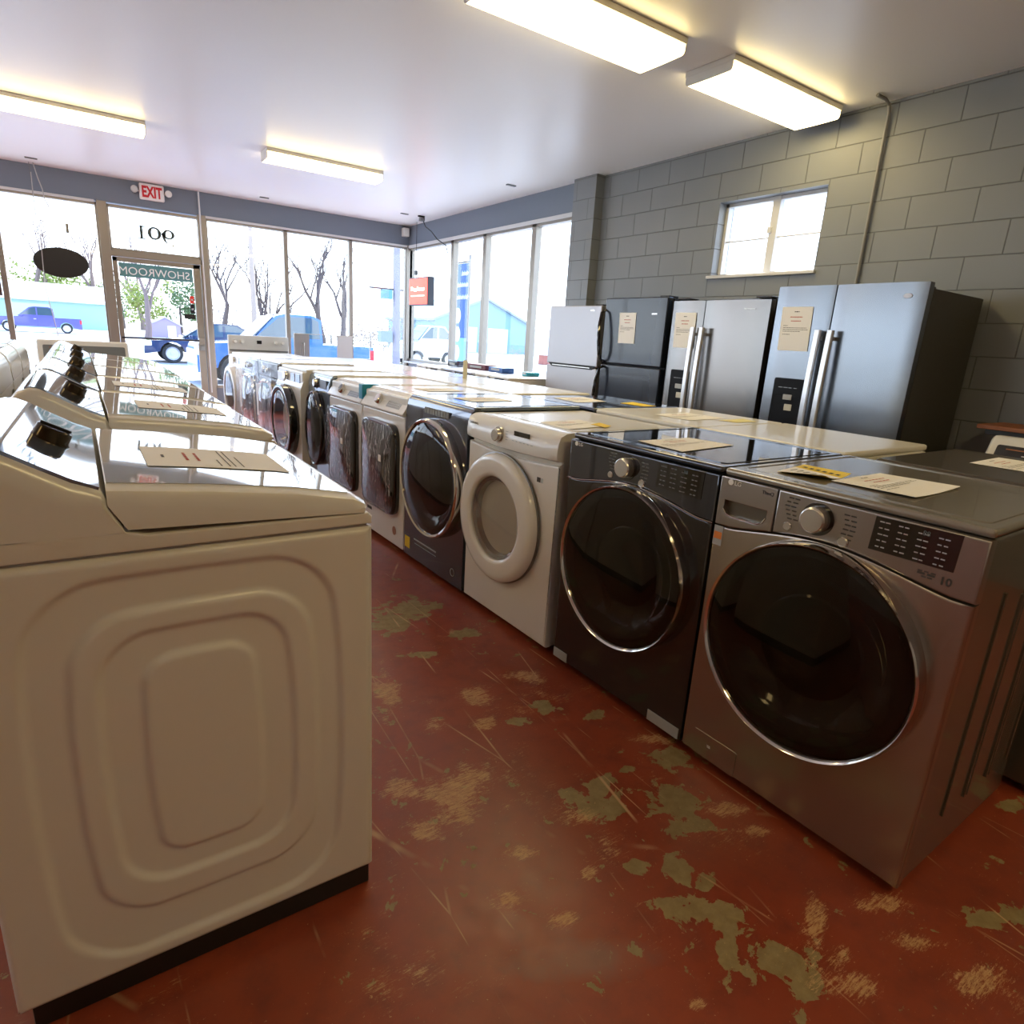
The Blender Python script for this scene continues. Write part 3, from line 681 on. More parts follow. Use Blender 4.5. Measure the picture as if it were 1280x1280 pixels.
# 8: white washer with big black ring door, standing forward
def ring_washer(name, label, loc, rotz, body=WHITE, ring=BLACKG, side=None):
    W, H, D = .69, .99, .74
    t = thing(name, label, 'washing machine', loc, rotz)
    cabinet(t, W-.006, D, H-.02, side or body); feet(t, W, D); toppanel(t, W, D, H, body, y0=.05)
    prof = [(.0, .03), (.0, .83), (.012, .86), (.045, .96), (.06, H-.012), (.1, H-.012), (.1, .03)]
    bm = plate(prof, (), 0, 1)
    for v in bm.verts: v.co = Vector((-W/2+W*v.co.y, v.co.x, v.co.z))
    f = obj('front_panel', bm, WHITE2 if body == WHITE else body, t, smooth=30)
    knob(f, -.08, .915, .035, CHROME, y=.02); obj('display', B(.04, .14, .015, .03, .88, .945), BLACKG, f); obj('display', B(.17, .28, .015, .03, .88, .945), NAVY, f)
    fl_door(t, 0, .55, .30, ring, dep=.075, ringw=.05, dome=.0, bowlm=BOWL, glass=DOORGLASS2)
    obj('detergent_drawer', B(-W/2+.02, -W/2+.2, .008, .03, .86, .94, .004), WHITE2, f)
    return t
ring_washer('front_load_washer', 'white front-load washer with big protruding black ring door, standing forward of its row', rowpos(5.425, -.06), -PI/2+RY)
# 9, 10: wrapped machines, dark
def wrapped(name, label, loc, rotz, body):
    W, H, D = .685, .995, .72
    t = thing(name, label, 'washing machine', loc, rotz)
    cabinet(t, W-.006, D, H-.02, body); feet(t, W, D); toppanel(t, W, D, H, SILVER, y0=.02)
    f = obj('front_panel', B(-W/2, W/2, 0, .03, .03, .84, .008), body, t)
    c = obj('control_panel', B(-W/2, W/2, -.004, .03, .845, H-.02, .008), body, t)
    knob(c, -.10, .905, .035, CHROME, y=-.004); knob(c, .02, .905, .02, CHROME, y=-.004)
    d = obj('door', lathe(bmesh.new(), 0, .5, [(.29, .0), (.295, -.03), (.28, -.045), (.268, -.04)], 72, sz=1.08, sup=3), CHROME, t)
    obj('door_glass', lathe(bmesh.new(), 0, .5, [(.268, -.04), (.15, -.06), (0, -.065)], 72, sz=1.08, sup=3), BLACKG, d)
    obj('label_sheet', B(-.30, -.14, -.046, -.045, .45, .76), PAPER, t)
    bm = B(-W/2-.006, W/2+.006, -.07, -.066, .06, H+.004); obj('plastic_film', bm, FILM, t, label='clear crumpled wrap over the front')
    return t
wrapped('wrapped_washer', 'film-wrapped grey washer with pale label, just beyond the black ring door', rowpos(6.27), -PI/2+RY, DKSILV)
wrapped('wrapped_washer', 'film-wrapped pale washer second beyond the black ring door, close to the white range', rowpos(6.985), -PI/2+RY, BLUEGR)

pl_ = ring_washer('front_load_washer', 'plain white washer at the far end of the right row, before the white range', rowpos(7.69), -PI/2+RY, WHITE, WHITEF)

# ------------------------------------------------------------------ second row, backs to the aisle row, tops showing
def plain_dryer(name, label, loc, rotz, mt, mb_, H=.98, W=.685, D=.70, rim=None, group=None, cat='clothes dryer'):
    t = thing(name, label, cat, loc, rotz, group)
    cabinet(t, W-.006, D-.01, H-.024, mb_); feet(t, W, D)
    o = obj('top_panel', B(-W/2, W/2, 0, D, H-.028, H, .011, 3), mt, t)
    obj('front_panel', plate(rrect(-W/2, W/2, .03, .83, .015), (), 0, .03, .008), mb_, t)
    c = obj('control_panel', B(-W/2, W/2, -.005, .03, .835, H-.03, .01), mb_, t)
    knob(c, -.05, .89, .03, CHROME, y=-.005); obj('display', B(.08, .25, -.007, 0, .87, .92), BLACKG, c)
    fl_door(t, 0, .5, .27, mb_, dep=.04, ringw=.06, dome=.01, bowlm=BOWL)
    return t
R2 = PI/2+RY
def r2pos(y, off=0): return (3.05-.02*y+off, y, 0)
plain_dryer('front_load_dryer', 'graphite-topped machine behind the silver washer, printed sheet on its top', r2pos(.765, .02), R2, OLIVE, OLIVE)
p0 = plain_dryer('front_load_dryer', 'white machine in the second row with a bare glossy top, nearest the biggest refrigerator', r2pos(1.545), R2, WHITE, WHITE)
dup(p0, r2pos(2.235), 'white second-row machine just behind the black steel dryer, paper and yellow tag on top')
plain_dryer('front_load_dryer', 'dark-topped machine in the second row with two papers on top', r2pos(2.93), R2, NAVY, NAVY)
dup(p0, r2pos(3.74), 'white machine in the second row in front of the pale two-door refrigerator')
dup(p0, r2pos(4.45), 'white second-row machine directly behind the blue-taped white washer')
plain_dryer('front_load_dryer', 'steel-topped machine in the second row beside the slate blue washer', r2pos(5.16), R2, SILVER, SILVER)
dup(p0, r2pos(5.87), 'white machine in the second row behind the black ring-door washer')
dup(p0, r2pos(6.58), 'white machine in the second row, second from its far end')
plain_dryer('front_load_dryer', 'grey machine at the far end of the second row', r2pos(7.29), R2, FRPALE, FRPALE)
for i, y in enumerate((5.75, 6.5, 7.25)):
    plain_dryer('front_load_dryer', ['white', 'grey steel', 'pale'][i] + ' machine under the right-hand windows, ' + ['nearest the block pilaster', 'middle of three', 'farthest of three'][i], (3.62, y, 0), -PI/2, (WHITE, FRPALE, WHITE2)[i], (WHITE, DKSILV, WHITE2)[i], H=.94)

# ------------------------------------------------------------------ left row: top-loading washers (local y = depth behind the front face)
def prism_x(pts, x0, x1, bev=0, seg=3, test=None):
    bm = plate(pts, (), 0, 1)
    for v in bm.verts: v.co = Vector((x0+(x1-x0)*v.co.y, v.co.x, v.co.z))
    bmesh.ops.recalc_face_normals(bm, faces=bm.faces[:])
    if bev:
        es = [e for e in bm.edges if abs(e.verts[0].co.x-e.verts[1].co.x) < 1e-6 and (test is None or test(e))]
        bmesh.ops.bevel(bm, geom=es, offset=bev, segments=seg, profile=.5, affect='EDGES')
    return bm
def embossed_side(x, y0, y1, z0, z1, sgn):
    """steel side panel with four stepped rounded rings, border turned in"""
    ny, nz = 150, 190
    RINGS = [(.341, .487, .270, .397, .11, -1), (.335, .500, .212, .318, .09, 1), (.337, .508, .166, .268, .075, -1), (.337, .508, .100, .214, .045, 1)]
    def sd(y, z, c):
        cy_, cz_, hx, hz, r, s = c
        ww = hx*(1-.10*abs((z-cz_)/hz)**2.2); qx = abs(y-cy_)-ww+r; qz = abs(z-cz_)-hz*(1-.02*abs((y-cy_)/hx)**2)+r
        return math.hypot(max(qx, 0), max(qz, 0))+min(max(qx, qz), 0)-r
    def hgt(y, z):
        h = 0
        for c in RINGS:
            u = max(0, min(1, .5-sd(y, z, c)/.017)); h += c[5]*.0085*(u*u*(3-2*u))
        return h
    bm = bmesh.new(); g = []
    for i in range(ny+1):
        row = []
        for j in range(nz+1):
            y = y0+(y1-y0)*i/ny; z = z0+(z1-z0)*j/nz
            e = min(i, ny-i, j, nz-j); k = {0: .012, 1: .004, 2: .001}.get(e, 0)
            row.append(bm.verts.new((x+sgn*(hgt(y, z)-k), y, z)))
        g.append(row)
    for i in range(ny):
        for j in range(nz): bm.faces.new((g[i][j], g[i+1][j], g[i+1][j+1], g[i][j+1]))
    return bm
def top_loader(name, label, loc, rotz):
    W, D = .685, .686; h = W/2
    t = thing(name, label, 'washing machine', loc, rotz, None)
    cab = obj('cabinet', B(-h+.012, h-.012, .004, D-.006, .055, .925, .006), WHITE, t)
    obj('side_panel', embossed_side(-h, .001, D, .055, .922, -1), WHITE, cab, smooth=180)
    obj('side_panel', B(h-.014, h, .001, D, .055, .922, .004), WHITE, cab)
    obj('front_panel', B(-h+.006, h-.006, -.002, .02, .055, .922, .006), WHITE, cab)
    obj('base_skirt', B(-h+.01, h-.01, .006, D-.02, 0.0, .056, .004), BLACKP, t)
    obj('top_deck', prism_x([(.0, .927), (.0, .944), (.008, .952), (.40, .955), (.44, .965), (.62, .97), (D, .97), (D, .927)], -h, h, .006, 2), WHITE, t)
    # lid: tapered sides
    lb = bmesh.new(); secs = []
    for x, dz, dy in ((-h+.001, -.030, .012), (-h+.012, -.008, .006), (-h+.035, 0, 0), (h-.035, 0, 0), (h-.012, -.008, .006), (h-.001, -.030, .012)):
        pts = [(.016, .953), (.002+dy, .962), (.006+dy, .970+dz*.2), (.036, .988+dz), (.15, 1.009+dz), (.30, 1.027+dz), (.455, 1.041+dz), (.430, .966)]
        secs.append([lb.verts.new((x, y, max(z, .957) if 0 < k < 7 else z)) for k, (y, z) in enumerate(pts)])
    for a, b in zip(secs, secs[1:]):
        for j in range(8): lb.faces.new((a[j], a[(j+1) % 8], b[(j+1) % 8], b[j]))
    lb.faces.new(secs[0]); lb.faces.new(secs[-1])
    lid = obj('lid', lb, WHITE2, t, smooth=30)
    gb = bmesh.new(); rows = []
    for y, z in ((.040, .9900), (.15, 1.0105), (.30, 1.0285), (.453, 1.0422)):
        rows.append([gb.verts.new((x, y, z)) for x in (-h+.036, h-.036)])
    low = [[gb.verts.new((v.co.x, v.co.y, v.co.z-.003)) for v in r_] for r_ in rows]
    for a, b in zip(rows, rows[1:]): gb.faces.new((a[0], a[1], b[1], b[0]))
    for a, b in zip(low, low[1:]): gb.faces.new((a[0], b[0], b[1], a[1]))
    for s in (0, 1):
        for k in range(3): gb.faces.new((rows[k][s], rows[k+1][s], low[k+1][s], low[k][s]))
    gb.faces.new((rows[0][0], rows[0][1], low[0][1], low[0][0])); gb.faces.new((rows[3][0], rows[3][1], low[3][1], low[3][0]))
    obj('lid_glass', gb, LIDGLASS, lid, smooth=60)
    # console: sloped front, rounded hood
    sl = [(.434, .962), (.462, 1.036), (.50, 1.053), (.54, 1.077), (.575, 1.099), (.602, 1.112), (.625, 1.114), (.65, 1.104), (.670, 1.082), (.684, 1.045), (.688, .962)]
    cb = bmesh.new(); secs = []
    for x, dz in ((-h, -.05), (-h+.005, -.022), (-h+.012, -.006), (-h+.022, 0), (h-.022, 0), (h-.012, -.006), (h-.005, -.022), (h, -.05)):
        secs.append([cb.verts.new((x, y, z if z < 1.0 else max(1.008, z+dz*min(1, (z-1.0)/.05)))) for y, z in sl])
    n = len(sl)
    for a, b in zip(secs, secs[1:]):
        for j in range(n): cb.faces.new((a[j], a[(j+1) % n], b[(j+1) % n], b[j]))
    cb.faces.new(secs[0]); cb.faces.new(secs[-1])
    con = obj('control_panel', cb, WHITE2, t, smooth=50)
    gb = bmesh.new(); rows = []
    gl = [(.463, 1.0395), (.50, 1.0563), (.54, 1.0803), (.575, 1.1023), (.602, 1.1150), (.620, 1.1170), (.635, 1.1135)]
    for k, (y, z) in enumerate(gl):
        ins = .016 if k < 4 else .020+.008*(k-4)
        rows.append([gb.verts.new((x, y, z)) for x in (-h+ins, h-ins)])
    low = [[gb.verts.new((v.co.x, v.co.y+.002, v.co.z-.006)) for v in r_] for r_ in rows]
    m_ = len(gl)
    for k in range(m_-1):
        gb.faces.new((rows[k][0], rows[k][1], rows[k+1][1], rows[k+1][0]))
        for s in (0, 1): gb.faces.new((rows[k][s], rows[k+1][s], low[k+1][s], low[k][s]))
    gb.faces.new((rows[0][0], rows[0][1], low[0][1], low[0][0])); gb.faces.new((rows[-1][0], rows[-1][1], low[-1][1], low[-1][0]))
    cg = obj('console_glass', gb, CONGLASS, con, smooth=40)
    # knob standing off the slope
    al = math.atan2(1.0803-1.0395, .54-.463)
    mx = Matrix.Translation((-.05, .532, 1.0755)) @ Matrix.Rotation(al, 4, 'X')
    kb = bmesh.new(); a = LA(0, 0, [(0, -.026), (.027, -.026), (.030, -.023), (.031, -.004), (.034, 0), (.034, .004)], 48)
    for v in a.verts: v.co = mx @ Vector((v.co.x, v.co.z, -v.co.y))
    kb.free(); k = obj('dial', a, KNOBM, con, smooth=40)
    a = B(-.0025, .0025, -.026, .026, .026, .030, .001)
    for v in a.verts: v.co = mx @ v.co
    obj('dial_bar', a, BLACKP, k)
    # touch symbols
    mb = bmesh.new()
    for c in range(5):
        for r_ in range(3):
            a = B(-.17+c*.014+.16, -.17+c*.014+.164, -.05+r_*.02, -.045+r_*.02, 0, .0006)
            for v in a.verts: v.co = mx @ (v.co+Vector((.06, 0, .0028)))
            addb(mb, a)
    obj('printed_legend', mb, PALEINK, cg)
    return t
LX = .466
tl = top_loader('top_load_washer', 'white top-load washer nearest the camera, embossed side panel, glass lid with paper on it', (LX, 1.172+.3425, 0), PI/2)
for y, dx, l in ((2.42, .035, 'white top-load washer, second in the left row, blue reflections on its sloped console'),
                 (3.13, .04, 'white top-load washer, third in the left row from the camera'),
                 (3.85, .045, 'white top-load washer, fourth in the left row, dark dial showing edge-on'),
                 (4.58, .045, 'white top-load washer, fifth in the left row, seen mostly as a slice of lid'),
                 (5.30, .045, 'white top-load washer, last of the left row before the grey-console machine')):
    dup(tl, (LX+dx, y, 0), l)
# back-to-back row facing left
for i, (y, l) in enumerate(((3.00, 'white top-load washer backing onto the left row, console end nearest the left edge'), (3.72, 'white top-load washer backing onto the left row, second rounded console end'),
                 (4.44, 'white top-load washer backing onto the left row, third rounded console end'), (5.16, 'white top-load washer backing onto the left row, farthest rounded console end'))):
    dup(tl, (-.985, y, 0), l, rotz=-PI/2)
# sideways machine with upright console
def rear_console(name, label, loc, rotz, cmat, m=WHITE, cat='clothes dryer', W=.685, H=.92, hc=.16, D=.68):
    t = thing(name, label, cat, loc, rotz)
    cabinet(t, W, D, H, m, y0=0); feet(t, W, D)
    obj('top_lid', B(-W/2+.05, W/2-.05, .04, D-.16, H, H+.008, .004), m, t)
    con = obj('control_panel', prism_x([(D-.13, H), (D-.075, H+hc-.02), (D-.05, H+hc), (D-.005, H+hc), (D, H)], -W/2, W/2, .02, 4, lambda e: e.verts[0].co.z > H+.02 or e.verts[1].co.z > H+.02), m, t)
    al = math.atan2(.055, hc-.02)
    a = plate(rrect(-W/2+.045, W/2-.03, .02, hc-.035, .012), (), -.002, .004)
    mx = Matrix.Translation((0, D-.13, H)) @ Matrix.Rotation(-al, 4, 'X')
    for v in a.verts: v.co = mx @ v.co
    f = obj('console_face', a, cmat, con)
    a = B(-W/2+.09, -W/2+.22, -.004, 0, hc-.06, hc-.054)
    for v in a.verts: v.co = mx @ v.co
    obj('face_mark', a, WOOD, f)
    d = obj('front_door', plate(rrect(-W/2+.08, W/2-.08, .2, .75, .04), (), -.018, 0, .008), m, t)
    return t, con, mx
rear_console('laundry_machine', 'white machine turned towards the camera with grey sloping console, in front of the glass door', (.03, 6.30, 0), 0, mat('grey_console', (.17, .18, .18), .35), H=.905, hc=.175)
rear_console('laundry_machine', 'white machine with dark console at the far left edge, by the big front window', (-.95, 6.4, 0), 0, mat('dark_console', (.06, .06, .06), .35), H=.90)
# white machine with black console face by the block wall, at the right edge
r3, c3, mx3 = rear_console('laundry_machine', 'white machine with black console face at the right edge, behind the graphite-topped one', (3.60, .98, 0), -PI/2, mat('black_console', (.03, .03, .04), .25), W=.76, H=.835, hc=.125, D=.66)
lt = text('lettering', 'Se', .035, PAPER, c3, (0, 0, 0)); 
for v in lt.data.vertices: v.co = mx3 @ (Matrix.Rotation(PI/2, 4, 'X') @ v.co + Vector((-.18, -.0035, .052)))
lt.rotation_euler = (0, 0, 0)
a = B(-.21, .0, -.0035, -.002, .036, .040)
for v in a.verts: v.co = mx3 @ v.co
obj('printed_line', a, PAPER, c3)
tag(obj('wooden_board', B(4.35, 4.74, .2, 1.50, .975, 1.0, .004), WOOD), 'orange-brown wooden board lying flat against the block wall behind the black-console machine', 'board')
tag(obj('support_shelf', B(4.40, 4.745, .0, 1.47, .94, .975, .004), FRSIDE), 'dark ledge on the block wall carrying the wooden board', 'shelf')
# ------------------------------------------------------------------ range and its neighbours at the far end of the aisle row
def kitchen_range(name, label, loc, rotz, m, consolem, hb=.24, W=.76):
    t = thing(name, label, 'kitchen range', loc, rotz)
    cabinet(t, W, .66, .90, m, y0=.03); feet(t, W, .66)
    ck = obj('cooktop', B(-W/2, W/2, .0, .60, .90, .915, .004), BLACKG, t)
    for x, y, r in ((-.19, .16, .10), (.19, .16, .08), (-.19, .44, .08), (.19, .44, .10)):
        a = LA(0, 0, [(r, 0), (r, -.0012), (r-.004, -.0012), (r-.004, 0)], 40)
        for v in a.verts: v.co = Vector((x+v.co.x, y+v.co.z, .9155-v.co.y))
        obj('burner_ring', a, PALEINK, ck)
    bgd = obj('backguard', B(-W/2, W/2, .60, .67, .90, .90+hb, .012), consolem, t)
    obj('clock', B(-.03, .03, .597, .601, .90+hb*.62, .90+hb*.78), BLACKG, bgd)
    obj('accent_strip', B(-W/2+.01, W/2-.01, .597, .601, .90+hb*.25, .90+hb*.32), DKSILV, bgd)
    for x in (-.30, -.21, .21, .30):
        obj('knob', LA(x, .90+hb*.7, [(0, .575), (.02, .575), (.022, .6)], 20), m if m != WHITE else WHITE2, bgd)
    d = obj('oven_door', B(-W/2+.01, W/2-.01, 0, .03, .20, .82, .006), m, t)
    obj('window', plate(rrect(-.22, .22, .36, .66, .02), (), -.002, .003), BLACKG, d)
    obj('handle', T([(-.30, .0, .77), (-.30, -.045, .77), (.30, -.045, .77), (.30, 0, .77)], .012, 10), m, d)
    obj('drawer', B(-W/2+.01, W/2-.01, 0, .03, .05, .18, .006), m, t)
    return t
kitchen_range('kitchen_range', 'white range with upright backguard and small clock, in the front window beyond the right row', (1.98, 8.35, 0), 0, WHITE, mat('range_console_white', (.62, .62, .60), .35), hb=.27)
cp = thing('display_panel', 'clear framed panel with one grey and one pale section, right of the white range', 'display panel', (2.37, 8.72, 0))
obj('stand', B(0, 1.06, -.02, .02, 0, .93, .004), FRPALE, cp); obj('frame', plate(rrect(0, 1.06, .93, 1.235, .004), [rrect(.006, 1.054, .936, 1.229, .003)], -.012, .012), WHITE2, cp)
obj('clear_sheet', B(.006, 1.054, -.003, .003, .936, 1.229), GLASS, cp); obj('grey_section', B(.006, .20, -.008, -.004, .936, 1.229), FRPALE, cp)
obj('pale_section', B(.58, .80, -.008, -.004, .936, 1.229), mat('pale_section', (.6, .6, .63), .5), cp)
for x in (.07, .13): obj('bright_handle', T([(x, -.012, .95), (x+(.03 if x < .1 else -.0), -.016, 1.12)], .006, 8), CHROME, cp)

# ------------------------------------------------------------------ refrigerators (local x viewer's right, y depth)
def side_by_side(name, label, loc, W, H, split, m, paper, hz=(1.49, .55), disp=None, logo=None, cabm=FRSIDE, Hc=None):
    t = thing(name, label, 'refrigerator', loc, -PI/2); h = W/2; Hc = Hc or H-.035
    obj('cabinet', B(-h+.005, h-.005, .085, .765, .03, Hc, .006), cabm, t)
    obj('door_gasket', B(-h+.012, h-.012, .068, .086, .06, H-.02), GASKET, t)
    obj('toe_grille', B(-h+.02, h-.02, .05, .10, .0, .07), BLACKP, t)
    obj('hinge_cover', B(-h+.02, -h+.14, .03, .14, Hc, Hc+.012, .004), BLACKP, t); obj('hinge_cover', B(h-.14, h-.02, .03, .14, Hc, Hc+.012, .004), BLACKP, t)
    def skin(x0, x1):
        pts = []
        n = 10
        for i in range(n+1):
            u = i/n; x = x0+(x1-x0)*u; pts.append((x, .012-.012*math.sin(PI*u)**.6 if 0 < u < 1 else .014))
        pts += [(x1, .066), (x0, .066)]
        bm = plate(pts, (), 0, 1)
        for v in bm.verts: v.co = Vector((v.co.x, v.co.z, .075+(H-.075)*v.co.y))
        return bm
    xs = -h+split
    dl = obj('freezer_door', skin(-h, xs-.004), m, t, smooth=40, label='narrow left door')
    drr = obj('fridge_door', skin(xs+.004, h), m, t, smooth=40, label='wide right door')
    for d, x in ((dl, xs-.042), (drr, xs+.042)):
        z1, z0 = hz; pts = []
        bm = bmesh.new(); n = 14; rr = []
        for i in range(n+1):
            u = i/n; z = z0+(z1-z0)*u; y = -.052-.014*math.sin(PI*u)
            w_ = .021
            rr.append([bm.verts.new(c) for c in ((x-w_, y+.004, z), (x-w_*.7, y-.006, z), (x+w_*.7, y-.006, z), (x+w_, y+.004, z), (x+w_, y+.016, z), (x-w_, y+.016, z))])
        for a, b in zip(rr, rr[1:]):
            for j in range(6): bm.faces.new((a[j], a[(j+1) % 6], b[(j+1) % 6], b[j]))
        bm.faces.new(rr[0]); bm.faces.new(rr[-1])
        hd = obj('handle', bm, HANDLE, d, smooth=30)
        for z in (z0+.03, z1-.05): obj('handle_mount', B(x-.012, x+.008, -.045, .01, z-.012, z+.012, .003), HANDLE, hd)
    if disp:
        x0, x1, zt, zb = disp
        f = obj('dispenser', plate(rrect(-h+x0, -h+x1, zb, zt, .015), [rrect(-h+x0+.015, -h+x1-.015, zb+.015, zb+(zt-zb)*.66, .01)], -.004, .012, .002), NICHE, dl)
        obj('dispenser_niche', B(-h+x0+.012, -h+x1-.012, -.0025, .004, zb+.012, zb+(zt-zb)*.67), NICHE, f)
        obj('spout', B(-h+(x0+x1)/2-.03, -h+(x0+x1)/2+.035, -.008, -.002, zb+(zt-zb)*.60, zb+(zt-zb)*.70, .003), PALEINK, f)
        obj('paddle', B(-h+(x0+x1)/2-.01, -h+(x0+x1)/2+.045, -.006, -.002, zb+(zt-zb)*.40, zb+(zt-zb)*.52, .003), mat('pale_paddle', (.62, .60, .5), .5), f)
        mb = bmesh.new(); microtext(mb, -h+x0+.04, zb+(zt-zb)*.82, x1-x0-.08, .004, -.0045, 4, 2); obj('printed_legend', mb, DKSILV, f)
    if logo: text('logo', logo[0], .022, SILVER, drr, (h-logo[1], -.001, logo[2]))
    return t, dl, drr
FX = 3.95
f1, f1l, f1r = side_by_side('side_by_side_refrigerator', 'biggest stainless side-by-side refrigerator, rightmost of the row, paper on its narrow door', (FX, 2.222, 0), .935, 1.765, .402, FRSTEEL, True, disp=(.085, .315, 1.175, .82), cabm=FRSIDE, Hc=1.735)
obj('emblem', LA(.935/2-.10, 1.690, [(0, -.002), (.013, -.002), (.014, 0)], 20, sx=1.8), FRPALE, f1r)
f2, f2l, f2r = side_by_side('side_by_side_refrigerator', 'warm-toned stainless side-by-side refrigerator, second from the right, under the small window', (FX, 3.175, 0), .875, 1.688, .317, FRSTEEL2, True, disp=(.07, .255, 1.165, .80), logo=('Whirlpool', .20, 1.618), cabm=FRSIDEB, Hc=1.70)
def two_door(name, label, loc, W, H, seam, m, cabm, depth=.78, handle=None):
    t = thing(name, label, 'refrigerator', loc, -PI/2); h = W/2
    obj('cabinet', B(-h+.004, h-.004, .085, depth, .03, H-.012, .006), cabm, t)
    obj('door_gasket', B(-h+.012, h-.012, .068, .086, .06, H-.02), GASKET, t)
    obj('toe_grille', B(-h+.02, h-.02, .05, .10, .0, .07), BLACKP, t)
    obj('hinge_cover', B(h-.12, h-.02, .03, .14, H-.012, H+.012, .004), BLACKP, t)
    up = obj('upper_door', B(-h, h, .0, .066, seam+.006, H, .010, 3), m, t)
    lo = obj('lower_door', B(-h, h, .0, .066, .075, seam-.006, .010, 3), m, t)
    return t, up, lo
f3, f3u, f3l = two_door('top_freezer_refrigerator', 'glossy black two-door refrigerator with curved black handles, paper on its upper door', (FX, 4.035, 0), .735, 1.725, 1.16, FRBLACK, FRSIDEB)
h = .735/2
obj('handle', T([(-h+.015, .0, 1.625), (-h+.012, -.05, 1.60), (-h+.02, -.075, 1.48), (-h+.035, -.08, 1.35), (-h+.045, -.07, 1.24), (-h+.045, -.045, 1.19), (-h+.045, 0, 1.18)], [.008, .012, .014, .015, .015, .013, .012], 10), BLACKG, f3u)
obj('handle', T([(-h+.045, 0, 1.135), (-h+.045, -.05, 1.12), (-h+.035, -.075, 1.0), (-h+.02, -.075, .86), (-h+.012, -.05, .75), (-h+.015, 0, .73)], [.012, .014, .015, .014, .012, .008], 10), BLACKG, f3l)
mb = bmesh.new(); microtext(mb, h-.16, 1.585, .09, .011, -.001, 1, 3); obj('logo_plate', mb, SILVER, f3u)
f4, f4u, f4l = two_door('bottom_freezer_refrigerator', 'pale grey two-door refrigerator, leftmost, half against the window', (FX, 4.835, 0), .765, 1.665, 1.108, FRPALE, FRSIDE)
h = .765/2
hb = plate([(-h+.03, 1.125), (h-.015, 1.125), (h-.06, 1.088), (-h+.09, 1.088)][::-1], (), -.003, .02)
obj('handle_recess', hb, GASKET, f4u)
obj('handle_trim', B(-h+.10, h-.09, -.006, -.003, 1.100, 1.108), SILVER, f4u)
mb = bmesh.new(); microtext(mb, h-.15, 1.615, .09, .012, -.001, 1, 3); obj('logo_plate', mb, SILVER, f4u)

# ------------------------------------------------------------------ papers
def sheet(name, label, quad, z, cat='paper', n=8, seed=0, lift=.0, flip=False, m=PAPER, group=None, nrm=None, red=True):
    """quad: four corners; text lines run across"""
    P_ = [Vector(p) if len(p) == 3 else Vector((p[0], p[1], z)) for p in quad]
    up = Vector((0, 0, 1)) if nrm is None else Vector(nrm)
    bm = bmesh.new(); N_ = 6; g = []
    def at(u, v): return (P_[0]*(1-u)+P_[1]*u)*(1-v)+(P_[3]*(1-u)+P_[2]*u)*v
    for k in (0, 1):
        for i in range(N_+1):
            g.append([bm.verts.new(at(i/N_, j/N_)+up*(.0008*k+lift*(2*i/N_-1)**2*(j/N_))) for j in range(N_+1)])
    for k in (0, N_+1):
        for i in range(N_):
            for j in range(N_): bm.faces.new((g[k+i][j], g[k+i+1][j], g[k+i+1][j+1], g[k+i][j+1]))
    o = obj(name, bm, m, smooth=60); tag(o, label, cat, group)
    r = random.Random(seed); ib = bmesh.new(); rb = bmesh.new()
    rows = [(.10, .42, .58, 0), (.22, .3, .7, 1), (.31, .34, .66, 1), (.42, .1, .25, 0), (.47, .1, .88, 0), (.51, .1, .92, 0), (.55, .1, .7, 0), (.62, .1, .35, 0)][:n]
    for v, a, b, rd in rows:
        dst = rb if (rd and red) else ib; u = a
        while u < b-.02:
            w_ = min(r.uniform(.03, .09), b-u); hh = .020 if v < .4 else .011
            q = [at(u, v)+up*.0012, at(u+w_, v)+up*.0012, at(u+w_, v+hh)+up*.0012, at(u, v+hh)+up*.0012]
            dst.faces.new([dst.verts.new(c+up*lift*.3) for c in q]); u += w_+.012
    obj('printed_text', ib, INK, o); 
    if rb.verts: obj('printed_price', rb, REDINK, o)
    else: rb.free()
    return o
SZ = .9842
sheet('price_sheet', 'white printed sheet on the silver washer top, right of the yellow tag', [(1.71, .901), (1.998, .907), (2.019, .697), (1.715, .682)], SZ, seed=1, lift=.004)
sheet('price_sheet', 'white printed sheet on the black steel dryer', [(1.656, 1.604), (1.942, 1.608), (1.979, 1.427), (1.64, 1.379)], SZ, seed=2)
sheet('price_sheet', 'white printed sheet on the graphite-topped machine', [(2.63, .900), (2.944, .915), (2.95, .70), (2.64, .69)], .981, seed=3)
sheet('price_sheet', 'white sheet with a yellow edge card on the white ring-door dryer', [(1.66, 2.22), (1.93, 2.26), (1.93, 2.05), (1.65, 2.0)], .967, seed=4)
sheet('price_sheet', 'left of the two papers on the dark top in the second row', [(2.42, 3.10), (2.70, 3.14), (2.66, 2.88), (2.40, 2.84)], .981, seed=5)
sheet('price_sheet', 'white sheet on the second-row white machine behind the black dryer', [(2.46, 2.29), (2.76, 2.33), (2.78, 2.08), (2.47, 2.06)], .981, seed=6)
sheet('price_sheet', 'tan printed sheet on the navy washer top', [(1.68, 3.06), (1.96, 3.08), (1.97, 2.87), (1.69, 2.85)], .987, seed=7)
sheet('price_sheet', 'printed sheet on the first film-wrapped white washer', [(1.75, 3.72), (2.02, 3.74), (2.03, 3.53), (1.76, 3.51)], .977, seed=8)
tagq = [(1.668, 1.041), (1.876, 1.083), (1.817, .903), (1.694, .911)]
et = sheet('yellow_card', 'curled yellow and white card with black letters on the silver washer', tagq, SZ, cat='card', n=0, m=YELLOW, lift=.012)
cb_ = bmesh.new()
def tq(u, v, dz=.0016):
    P_ = [Vector((*p, SZ)) for p in tagq]; q = (P_[0]*(1-u)+P_[1]*u)*(1-v)+(P_[3]*(1-u)+P_[2]*u)*v
    return q+Vector((0, 0, dz+.012*(2*u-1)**2*v))
for a, b in ((.02, .5), (.5, .98)): pass
